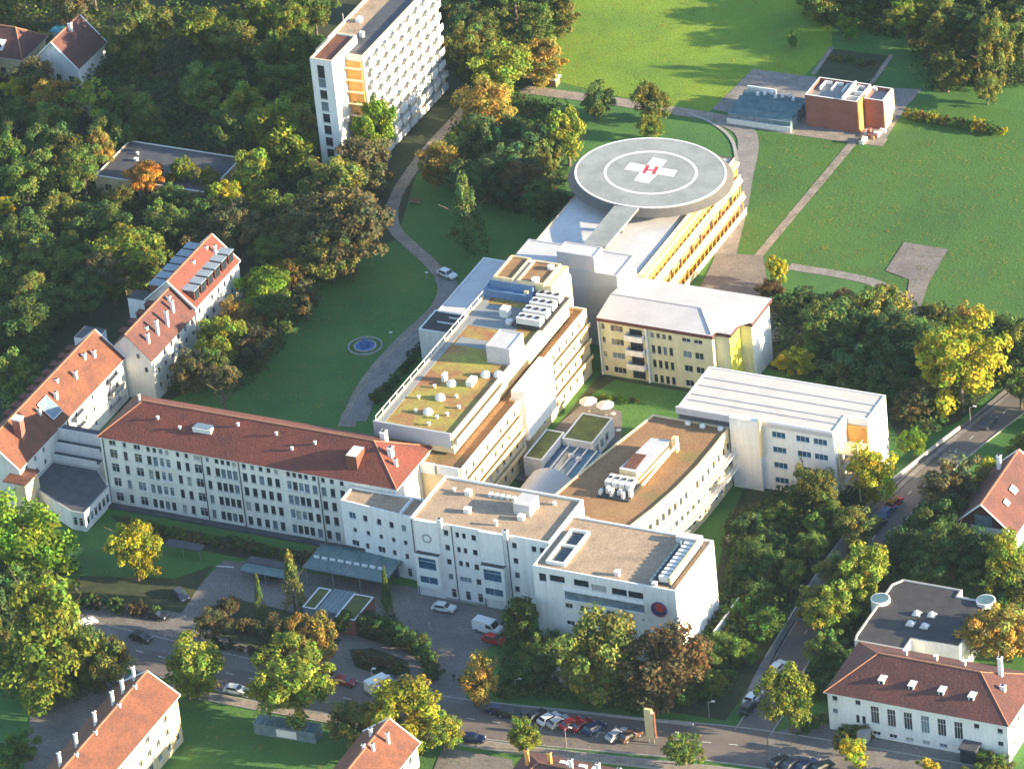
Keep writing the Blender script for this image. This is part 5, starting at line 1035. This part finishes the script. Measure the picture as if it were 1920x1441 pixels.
# shrub rows
def shrubs(pts, r, cols, label, group, seed, step=16, hh=None):
    q = random.Random(seed)
    for a, b in zip(pts, pts[1:]):
        n = max(1, int(math.hypot(b[0] - a[0], b[1] - a[1]) / step))
        for i in range(n):
            x, y = a[0] + (b[0] - a[0]) * (i + q.random() * .5) / n, a[1] + (b[1] - a[1]) * (i + q.random() * .5) / n; rr = r * q.uniform(.75, 1.25)
            T(x, y + q.uniform(-3, 3), rr, rr * .8, q.choice(cols), label, group=group, name='shrub')
shrubs([(645, 1160), (720, 1172), (770, 1195), (805, 1232), (812, 1265)], 18, ['dk', 'dg'], 'dark hedge shrub in the crescent bed on the plaza', 'shrubs of the crescent bed', 1, 11)
shrubs([(668, 1228), (755, 1250)], 12, ['rb', 'dg', 'br'], 'low reddish shrub in the small bed inside the crescent', 'shrubs of the small bed', 2, 11)
shrubs([(150, 1118), (225, 1135), (300, 1142)], 13, ['dk', 'rb', 'dg'], 'dark shrub of the hedge left of the parked black car', 'shrubs of the plaza hedge', 3, 13)
shrubs([(400, 1200), (480, 1220), (560, 1240), (630, 1262)], 10, ['dk', 'rb'], 'low hedge shrub between plaza drive and street', 'shrubs between drive and street', 4, 14)
shrubs([(450, 1165), (560, 1200)], 13, ['br', 'dk'], 'brown shrub in the middle bed of the plaza', 'shrubs of the middle bed', 5, 14)
shrubs([(230, 975), (340, 998), (460, 1022), (590, 1046)], 13, ['br', 'mg', 'dg'], 'brown-green shrub along the foot of the long ward', 'shrubs along the long ward', 6, 20)
shrubs([(1700, 215), (1800, 228), (1890, 245)], 12, ['oy', 'ol', 'g', 'ye'], 'colourful shrub in the flower row right of the brick building', 'shrubs of the flower row', 7, 12)
shrubs([(1560, 105), (1640, 118)], 8, ['ol', 'g'], 'plant in the vegetable garden behind the brick building', 'plants of the vegetable garden', 8, 12)
shrubs([(1120, 742), (1200, 752)], 6, ['yg', 'bg'], 'bright shrub on the courtyard lawn', 'shrubs of the courtyard lawn', 9, 9)
shrubs([(760, 690), (800, 640)], 12, ['dg', 'dk'], 'dark shrub between park path and central building', 'shrubs beside the central building', 10, 12)
shrubs([(700, 745), (760, 690)], 12, ['dg', 'dk'], 'dark shrub at the foot of the green-roofed building', 'shrubs at the foot of the green-roofed building', 11, 14)

# fallen leaves and tufts, loose on the grass
def litter(name, label, poly, n, seed, cols):
    r = random.Random(seed); v, f, t = [], [], []; xs = [p[0] for p in poly]; ys = [p[1] for p in poly]
    for k in range(n):
        x, y = r.uniform(min(xs), max(xs)), r.uniform(min(ys), max(ys))
        if not inpoly(x, y, poly): continue
        q = P(x, y, 0); c = r.choice(cols); m_ = r.randint(2, 9)
        for _ in range(m_):
            o = Vector((q.x + r.gauss(0, .9), q.y + r.gauss(0, .9), .16 + r.random() * .05)); a = r.random() * 6.28; L = r.uniform(.08, .2); u = Vector((math.cos(a), math.sin(a), r.uniform(-.2, .2))) * L; w_ = Vector((-math.sin(a), math.cos(a), .1)) * L * .6; b = len(v)
            v += [tuple(o - u), tuple(o + w_), tuple(o + u), tuple(o - w_)]; f.append((b, b + 1, b + 2, b + 3)); t.append((*c, 1))
    me = bpy.data.meshes.new('leaves'); me.from_pydata(v, [], f); me.materials.append(M['leaf']); at = me.color_attributes.new('tint', 'FLOAT_COLOR', 'CORNER'); buf = []
    for c in t: buf += list(c) * 4
    at.data.foreach_set('color', buf); o = bpy.data.objects.new(name, me); S.collection.objects.link(o); tag(o, label, 'fallen leaves', None, 'stuff')
LC = [(.30, .20, .05), (.36, .26, .04), (.22, .12, .05), (.12, .20, .03)]
litter('fallen_leaves', 'fallen leaves scattered over the park lawn', [(740, 450), (815, 560), (700, 690), (640, 790), (430, 730), (560, 560)], 700, 1, LC)
litter('fallen_leaves', 'fallen leaves scattered over the wide right lawn', [(1420, 260), (1650, 270), (1920, 260), (1920, 600), (1600, 520), (1400, 470)], 1100, 2, LC)
litter('fallen_leaves', 'fallen leaves scattered over the top lawn', [(1000, 60), (1100, 0), (1560, 0), (1500, 150), (1330, 210), (1030, 160)], 800, 3, LC)
litter('fallen_leaves', 'fallen leaves scattered over the front lawns and street edge', [(150, 1040), (420, 1070), (700, 1330), (900, 1330), (1300, 1370), (1250, 1441), (330, 1441), (380, 1300), (150, 1160)], 900, 4, LC)
# ================================================================== CARS
def car_base(kind='car'):
    L, W, H = (4.3, 1.75, 1.45) if kind == 'car' else (5.4, 2.0, 2.4)
    t = thing('parked_car', 'car', 'car')
    prof = [(-2.15, .35), (-2.15, .75), (-2.0, .95), (-1.75, .98), (-1.35, 1.4), (.35, 1.42), (1.0, .95), (1.95, .82), (2.15, .62), (2.15, .35)] if kind == 'car' else [(-2.7, .4), (-2.7, 2.2), (-2.5, 2.4), (1.2, 2.4), (1.9, 1.5), (2.6, 1.2), (2.7, .9), (2.7, .4)]
    mb = MB('car_paint'); n = len(prof)
    def yy(z): return W / 2 * (1 if z < 1.0 else 1 - .22 * (z - 1.0) / .45 if kind == 'car' else 1 - .05 * (z - 1) / 1.4)
    for i in range(n):
        j = (i + 1) % n; a, b = prof[i], prof[j]; mb.face([(a[0], -yy(a[1]), a[1]), (a[0], yy(a[1]), a[1]), (b[0], yy(b[1]), b[1]), (b[0], -yy(b[1]), b[1])], 'car_paint')
    mb.face([(a, -yy(b), b) for a, b in prof][::-1], 'car_paint'); mb.face([(a, yy(b), b) for a, b in prof], 'car_paint')
    body = MB.build(mb, 'body', t)
    g = MB('glass')
    if kind == 'car':
        for s in (-1, 1):
            f = [(-1.55, s * .885, 1.0), (.75, s * .885, 1.0), (.3, s * .74, 1.36), (-1.25, s * .74, 1.36)]; g.face(f if s < 0 else f[::-1])
        g.face([(.42, -.66, 1.395), (.42, .66, 1.395), (.98, .76, 1.0), (.98, -.76, 1.0)][::-1]); g.face([(-1.42, -.66, 1.36), (-1.42, .66, 1.36), (-1.76, .76, 1.03), (-1.76, -.76, 1.03)])
    else:
        for s in (-1, 1):
            f = [(.2, s * 1.012, 1.4), (1.7, s * 1.012, 1.4), (1.25, s * .985, 2.1), (.2, s * .985, 2.1)]; g.face(f if s < 0 else f[::-1])
        g.face([(1.27, -.85, 2.33), (1.27, .85, 2.33), (1.93, .9, 1.5), (1.93, -.9, 1.5)][::-1])
    g.build('windows', t)
    wx = 1.35 if kind == 'car' else 1.75
    for x in (-wx, wx):
        for s in (-1, 1): MB('rubber', 'steel').bar((x, s * (W / 2 - .2), .32), (x, s * (W / 2 + .02), .32), .32, 'rubber', 14).bar((x, s * (W / 2 + .02), .32), (x, s * (W / 2 + .03), .32), .18, 'steel', 10).build('wheel', t)
    hz = .68 if kind == 'car' else .85; hx = 2.1 if kind == 'car' else 2.68
    for s in (-1, 1): MB('machine_white').box(hx - .03, hx + .05, s * .62 - .17, s * .62 + .17, hz - .06, hz + .1).build('headlight', t)
    return t
CARB, VANB = car_base('car'), car_base('van')
used = {}
CC = dict(white=(.75, .75, .73), black=(.02, .02, .025), dark=(.05, .06, .08), navy=(.02, .035, .10), red=(.50, .02, .02), dred=(.22, .015, .02), silver=(.42, .43, .45), brown=(.12, .06, .04), blue=(.08, .14, .26))
def car(px, py, ang, col, label, group=None, van=False):
    b = VANB if van else CARB; p = P(px, py, .7); k = 'v' if van else 'c'; loc = (p.x, p.y, .1)
    if k not in used:
        used[k] = 1; t = b; t.location = loc; t.rotation_euler = (0, 0, R_(ang)); t['label'] = label
    else: t = copy_thing(b, loc, R_(ang), label)
    for ch in t.children:
        if ch.name.split('.')[0] == 'body': ch.color = (*CC[col], 1)
    if van: t['category'] = 'van'; t.name = 'van'
    if group: t['group'] = group
    return t
g1 = 'cars parked along the main street'
for a in ((1006, 1340, 'black', 'black car left of the white one in the street row'), (1030, 1346, 'white', 'white car in the row along the street'), (1048, 1352, 'silver', 'silver car squeezed between white and red cars'), (1072, 1355, 'red', 'bright red car in the row along the street'), (1092, 1358, 'dred', 'dark red car right of the bright red one'), (1114, 1364, 'navy', 'dark blue car right of the dark red one'), (1158, 1376, 'silver', 'silver car alone right of the dark blue one'), (1182, 1378, 'brown', 'brown car beside the advertising column')):
    car(a[0], a[1], 62, a[2], a[3], g1)
car(936, 1330, 5, 'navy', 'dark blue estate car parked right of the oval orange tree'); car(955, 1336, 5, 'black', 'black car just right of the dark blue estate')
car(886, 1383, 8, 'navy', 'dark car driving on the main street below the yellow tree'); car(442, 1292, 3, 'white', 'white car on the sunlit main street at lower left', )
car(292, 1152, 0, 'black', 'black car at the end of the plaza hedge'); car(338, 1114, -35, 'dark', 'dark grey car beside the plaza lawn corner'); car(264, 1193, -10, 'black', 'small black car at the plaza entrance on the left')
car(498, 1072, 60, 'dark', 'grey car left of two under the carport', 'cars under the carport'); car(520, 1076, 60, 'black', 'black car right of two under the carport', 'cars under the carport')
car(160, 1168, 60, 'white', 'white car half hidden by the huge left tree'); car(832, 1138, 2, 'white', 'white car before the entrance building bays')
car(915, 1178, -8, 'white', 'white minibus parked in the shade before the entrance building', van=True); car(926, 1198, -8, 'red', 'red car in deep shade behind the white minibus')
car(646, 1276, 0, 'dred', 'dark red car on the street beside the large yellow-green tree'); car(713, 1284, 60, 'white', 'white van standing near the small plaza bed', van=True); car(738, 1276, 55, 'black', 'black car right of the white van near the plaza bed')
g2 = 'cars parked along the side street'
for a in ((1676, 942, 'red', 'red car on the side street'), (1663, 958, 'blue', 'pale blue car behind the red one on the side street'), (1646, 984, 'black', 'black car below the pale blue one on the side street'), (1776, 858, 'dark', 'dark car on the side street beside the verge'), (1853, 792, 'dark', 'dark car near the huge yellow tree on the side street'), (1512, 1150, 'blue', 'light blue car left of the yellow tree on the side street'), (1458, 1250, 'white', 'white car above the corner tree on the side street'), (1412, 1306, 'white', 'white car parked left of the corner tree'), (1404, 1324, 'black', 'black car below the white one left of the corner tree'), (1905, 712, 'silver', 'silver car at the right edge of the side street')):
    car(a[0], a[1], 82, a[2], a[3], g2)
for i, x in enumerate((1462, 1488, 1514, 1542)): car(x, 1427 + i * 3, 60, ['black', 'dark', 'navy', 'black'][i], ['black car leftmost of four at the bottom right', 'dark grey car second of four at the bottom right', 'dark blue car third of four at the bottom right', 'black car rightmost of four at the bottom right'][i], 'cars at the bottom right corner')
car(838, 513, -20, 'white', 'white car on the park path bend'); car(42, 1412, 30, 'dark', 'dark car at the bottom left corner'); car(232, 1272, 10, 'silver', 'silver car behind the chimneys of the orange roofed apartment house')

# ================================================================== ENTRANCE, PAVILION, STREET THINGS
p = lambda a, b, z=0: P(a, b, z)
t = thing('entrance_canopy', 'glazed entrance canopy with a row of white lamps along its front', 'canopy', (-8, -66, 0))
MB('canopy_glass', 'slate_roof').box(-7.2, 9.2, -72.8, -64.7, 3.3, 3.6, 'slate_roof', top='canopy_glass').build('canopy_roof', t)
for i in range(9): MB('paint_white').box(-6.6 + i * 1.6, -5.6 + i * 1.6, -69.3, -68.95, 3.601, 4.0).build('white_panel', t)
for x in (-6.8, -1.4, 4.0, 8.8): MB('steel').cyl((x, -72.4), .12, 0, 3.3, n=8).build('post', t)
MB('glass_blue', 'dark_frame').box(-5.8, 8.2, -65.8, -64.75, 0, 3.2, 'glass_blue').build('glazed_front', t)
for i in range(5): MB('steel').box(-7.2 + i * 4, -7.1 + i * 4, -72.8, -64.8, 3.601, 3.7).build('rib', t)
MB('slate_roof').box(-6.9, 9.3, -64.695, -64.62, 3.6, 4.2).build('upstand', t)
t = thing('glass_pavilion', 'pavilion with two planted roofs joined by a glass hall', 'pavilion', (-1, -84, 0))
block(t, rect(5.4, 9.3, -85.0, -77.2), 0, 3.4, 'brick', 'sedum_dark', {0: [(.8, 2.0, .9, 2.4, 'wg')]}, par=.15, cap='paint_white', wname='brick_wall')
block(t, rect(-1.8, .8, -83.6, -77.0), 0, 3.2, 'glass_light', 'sedum_dark', {}, par=.15, cap='paint_white', wname='left_wall')
MB('glass_light', 'canopy_glass').box(.82, 5.38, -83.2, -76.2, 0, 2.9, 'glass_light', top='canopy_glass').build('glass_hall', t)
for i in range(5): MB('steel').box(1.2 + i * .95, 1.3 + i * .95, -83.1, -76.3, 2.9, 3.02).build('rib', t)
t = thing('carport', 'open carport with grey roof beside the long ward', 'carport', (-19, -73, 0))
MB('slate_roof').box(-18.8, -8.8, -72.6, -70.6, 2.3, 2.5).box(-18.8, -8.8, -75.2, -72.601, 2.2, 2.3, 'canopy_glass').build('roof', t)
for x in (-18.6, -13.8, -9.0):
    for y in (-75.0, -70.8): MB('steel').cyl((x, y), .09, 0, 2.2, n=6).build('post', t)
t = thing('bicycle_shelter', 'low dark shelter roof in the bed before the long ward', 'shelter', (-36, -72, 0))
MB('slate_roof', 'steel').box(-36, -28.6, -71.8, -69.6, 2.1, 2.25).build('roof', t)
for x in (-35.8, -32.3, -28.8): MB('steel').cyl((x, -71.6), .08, 0, 2.1, n=6).build('post', t)
q = p(540, 1362, 1.5)
t = thing('glass_shed', 'low glass walled shelter with white panel on the bottom lawn', 'shelter', (q.x, q.y, 0), R_(3))
MB('glass_light', 'paint_white').box(q.x - 5.8, q.x + 5.8, q.y - 1.5, q.y + 1.5, 0, 2.2, 'glass_light', top='canopy_glass').build('body', t)
o = MB('paint_white').box(q.x - 1.6, q.x + 2.2, q.y - 1.56, q.y - 1.503, .3, 1.8).build('panel', t)
for i in range(7): MB('steel').box(q.x - 5.85 + i * 1.93, q.x - 5.75 + i * 1.93, q.y - 1.6, q.y + 1.6, 2.2, 2.3).build('rib', t)
# fountain
q = p(685, 650)
t = thing('fountain', 'blue round fountain inside a pale rim on the park lawn', 'fountain', (q.x, q.y, 0))
mb = MB('concrete'); 
for r0, r1 in ((3.1, 3.35), (1.9, 2.2)):
    for i in range(28):
        a, b = 2 * math.pi * i / 28, 2 * math.pi * (i + 1) / 28; mb.prism([(q.x + r * math.cos(c), q.y + r * math.sin(c)) for r, c in ((r0, a), (r1, a), (r1, b), (r0, b))], 0, .35)
mb.build('rim', t); MB('blue_paint').cyl((q.x, q.y), 1.88, 0, .3, n=24).build('basin', t); MB('blue_paint', 'glass_light').dome((q.x, q.y), 1.0, .3, 1.5, 'blue_paint').cyl((q.x, q.y), .35, 1.7, 2.1, 'glass_light', n=10).build('bowl', t)
# lamps, poles
def lamp(px, py, h, label, name='street_lamp', cat='lamp', arm=0.9, ang=0.4):
    q = p(px, py); t = thing(name, label, cat, (q.x, q.y, 0)); MB('steel').cyl((q.x, q.y), .09, 0, h, n=8, r2=.06).build('pole', t)
    a = (q.x + arm * math.cos(ang), q.y + arm * math.sin(ang), h + .15); MB('steel').bar((q.x, q.y, h - .05), a, .06, n=6).build('arm', t); MB('machine_white').box(a[0] - .3, a[0] + .3, a[1] - .15, a[1] + .15, h + .1, h + .28).build('lamp_head', t)
lamp(1064, 1415, 5.5, 'tall grey street lamp above the dark red roof'); lamp(968, 1302, 3.2, 'thin pale lamp at the plaza exit kerb'); lamp(1262, 1400, 2.8, 'short lamp beside the clipped round bush'); lamp(1650, 960, 4.5, 'lamp on the side street pavement beside the red car')
lamp(733, 636, 1.4, 'low lamp at the park path beside the fountain', arm=.1); lamp(800, 524, 1.4, 'low lamp on the lawn at the path bend', arm=.1); lamp(700, 1290, 4.0, 'slim lamp beside the white van', arm=.5); lamp(1330, 1345, 3.2, 'leaning pale lamp at the street corner garden'); lamp(1820, 800, 4.2, 'lamp on the side street pavement near the huge yellow tree')
# advertising column
q = p(1222, 1392)
t = thing('advertising_column', 'tall pale sign column with orange side at the street corner', 'sign', (q.x, q.y, 0))
MB('cream_wall', 'tile_orange').box(q.x - .8, q.x + .8, q.y - .35, q.y + .35, 1.2, 6.4, 'cream_wall').box(q.x + .803, q.x + .95, q.y - .35, q.y + .35, 1.2, 6.3, 'tile_orange').build('panel', t); MB('cream_wall').prism([(q.x - .8, q.y - .3), (q.x + .5, q.y - .3), (q.x + .5, q.y + .3), (q.x - .8, q.y + .3)], 6.403, 7.0).build('cap', t)
for x in (-.5, .5): MB('steel').cyl((q.x + x, q.y), .1, 0, 1.2, n=6).build('post', t)
# walls along the street and barriers
def low_wall(pts, h, m, label, th=.3):
    c = G2(pts); t = thing('garden_wall', label, 'wall', (*c[0], 0)); mb = MB(m)
    for a, b in zip(c, c[1:]):
        d = (Vector(b) - Vector(a)).normalized(); n = Vector((-d.y, d.x)) * th / 2
        mb.prism([(a[0] + n.x, a[1] + n.y), (a[0] - n.x, a[1] - n.y), (b[0] - n.x, b[1] - n.y), (b[0] + n.x, b[1] + n.y)], 0, h)
    mb.build('masonry', t)
low_wall([(1435, 1240), (1540, 1068), (1648, 925), (1735, 855), (1800, 805)], .9, 'concrete', 'long grey garden wall along the side street')
low_wall([(900, 1318), (1100, 1338), (1300, 1360)], .5, 'concrete', 'low kerb wall along the shaded garden before the corner building')
q = p(422, 1072); t = thing('barrier', 'white barrier arm beside the carport', 'barrier', (q.x, q.y, 0)); MB('paint_white').bar((q.x - 1.6, q.y, 1.0), (q.x + 1.6, q.y + .6, 1.0), .09).build('arm', t); MB('steel').cyl((q.x - 1.6, q.y), .12, 0, 1.05, n=8).build('post', t)
q = p(470, 1064); t = thing('barrier', 'red and white barrier arm nearer the carport', 'barrier', (q.x, q.y, 0)); MB('paint_red', 'paint_white').bar((q.x - 1.4, q.y, 1.0), (q.x, q.y + .3, 1.0), .09, 'paint_red').bar((q.x, q.y + .3, 1.0), (q.x + 1.2, q.y + .5, 1.0), .09, 'paint_white').build('arm', t); MB('steel').cyl((q.x - 1.4, q.y), .12, 0, 1.05, n=8).build('post', t)
# benches / boat on the lawn edge
q = p(778, 378, .5); t = thing('park_bench', 'pale wooden bench at the park path bend', 'bench', (q.x, q.y, 0)); MB('wood').box(q.x - 1.3, q.x + 1.3, q.y - .25, q.y + .25, .4, .5).build('seat', t); MB('wood').box(q.x - 1.3, q.x + 1.3, q.y + .25, q.y + .33, .55, .95).build('backrest', t)
for x in (-1.1, 1.1): MB('steel').box(q.x + x - .06, q.x + x + .06, q.y - .2, q.y + .24, 0, .4).build('leg', t)
q = p(1032, 146, 1.5); t = thing('garden_hut', 'small hut with white roof beside the upper path', 'hut', (q.x, q.y, 0)); MB('wood').box(q.x - 1.6, q.x + 1.6, q.y - 1.0, q.y + 1.0, 0, 1.6).build('wall', t); MB('paint_white').box(q.x - 1.9, q.x + 1.9, q.y - 1.3, q.y + 1.3, 1.61, 1.8).build('roof', t)
q = p(1048, 1268, 1.5); t = thing('kiosk', 'white kiosk half hidden by the large olive-green tree', 'kiosk', (q.x, q.y, 0)); MB('paint_white').box(q.x - 1.6, q.x + 1.6, q.y - 1.2, q.y + 1.2, 0, 3.0).build('wall', t); MB('light_metal').box(q.x - 1.8, q.x + 1.8, q.y - 1.4, q.y + 1.4, 3.01, 3.15).build('roof', t); MB('glass').box(q.x - .6, q.x + .5, q.y - 1.25, q.y - 1.203, 1, 2.2).build('window', t)
# people
def person(px, py, rz, cm, label):
    q = p(px, py); t = thing('person', label, 'person', (q.x, q.y, .1), rz)
    V = [(0, 0, .95), (.0, 0, 1.15), (0, 0, 1.42), (0, 0, 1.54), (0, 0, 1.68), (.2, 0, 1.40), (.26, .02, 1.12), (.24, .1, .86), (-.2, 0, 1.40), (-.26, -.02, 1.12), (-.24, .06, .86), (.1, 0, .88), (.12, .1, .48), (.12, .02, .08), (-.1, 0, .88), (-.12, -.06, .48), (-.12, -.2, .08), (.12, .14, .04), (-.12, -.06, .04)]
    E = [(0, 1), (1, 2), (2, 3), (3, 4), (2, 5), (5, 6), (6, 7), (2, 8), (8, 9), (9, 10), (0, 11), (11, 12), (12, 13), (0, 14), (14, 15), (15, 16), (13, 17), (16, 18)]
    rad = [.15, .15, .14, .06, .11, .07, .05, .04, .07, .05, .04, .1, .07, .05, .1, .07, .05, .04, .04]
    me = bpy.data.meshes.new('body'); me.from_pydata(V, E, []); o = bpy.data.objects.new('body', me); S.collection.objects.link(o); o.parent = t
    me.skin_vertices.new() if hasattr(me.skin_vertices, 'new') and not me.skin_vertices else None
    m = o.modifiers.new('skin', 'SKIN'); 
    for i, r_ in enumerate(rad): me.skin_vertices[0].data[i].radius = (r_, r_)
    me.skin_vertices[0].data[0].use_root = True
    o.modifiers.new('sub', 'SUBSURF').levels = 1; me.materials.append(M[cm])
    MB('skin').dome((0, .02), .1, 1.62, .16).v and None
    hd = MB('skin'); hd.cyl((0, 0), .085, 1.56, 1.72, n=10, r2=.1); h = child('face', hd.mesh('face'), t); hr = MB('machine_dark'); hr.cyl((0, -.015), .108, 1.68, 1.8, n=10, r2=.05); child('hair', hr.mesh('hair'), t)
person(852, 1278, .4, 'cloth_dark', 'person in dark clothes walking across the plaza exit')
person(861, 1284, 1.2, 'cloth_dark', 'second dark clothed person just behind the walker at the plaza exit')
person(806, 1180, 2.0, 'cloth_light', 'person in light top beside the crescent bed')
# courtyard furniture, light spots
for i, (a, b) in enumerate(((1135, 800), (1160, 806), (1150, 775))):
    q = p(a, b, .7); t = thing('cafe_table', ['cafe table nearest the larger pavilion', 'cafe table farthest right on the courtyard terrace', 'cafe table below the right parasol'][i], 'table', (q.x, q.y, 0), group='tables on the courtyard terrace'); MB('machine_white').cyl((q.x, q.y), .5, .68, .74, n=14).build('top', t); MB('steel').cyl((q.x, q.y), .05, 0, .68, n=6).build('leg', t)
for i, (a, b) in enumerate(((1370, 1012), (1394, 976), (1430, 986))):
    q = p(a, b); t = thing('light_dome', ['pale dome nearest the corner building in the garden', 'pale dome in the middle of the garden row', 'pale dome farthest right in the garden row'][i], 'skylight', (q.x, q.y, 0), group='pale domes in the garden'); MB('concrete').cyl((q.x, q.y), .85, 0, .6, n=14).build('base', t); MB('machine_white').dome((q.x, q.y), .8, .6, .5).build('dome', t)

# ================================================================== AIR
hm = bpy.data.materials.new('haze_air'); hm.use_nodes = True; hn = hm.node_tree; hn.nodes.clear()
ho = hn.nodes.new('ShaderNodeOutputMaterial'); hv = hn.nodes.new('ShaderNodeVolumePrincipled'); hv.inputs['Color'].default_value = (.55, .75, 1.0, 1); hv.inputs['Density'].default_value = 0.000017; hv.inputs['Anisotropy'].default_value = 0.0
hn.links.new(hv.outputs[0], ho.inputs['Volume']); M['haze_air'] = hm
MB('haze_air').box(-870, 870, -850, 870, -1, 600).build('haze', kind='stuff', label='thin blue evening air over the whole place', cat='haze')
S.cycles.volume_bounces = 0
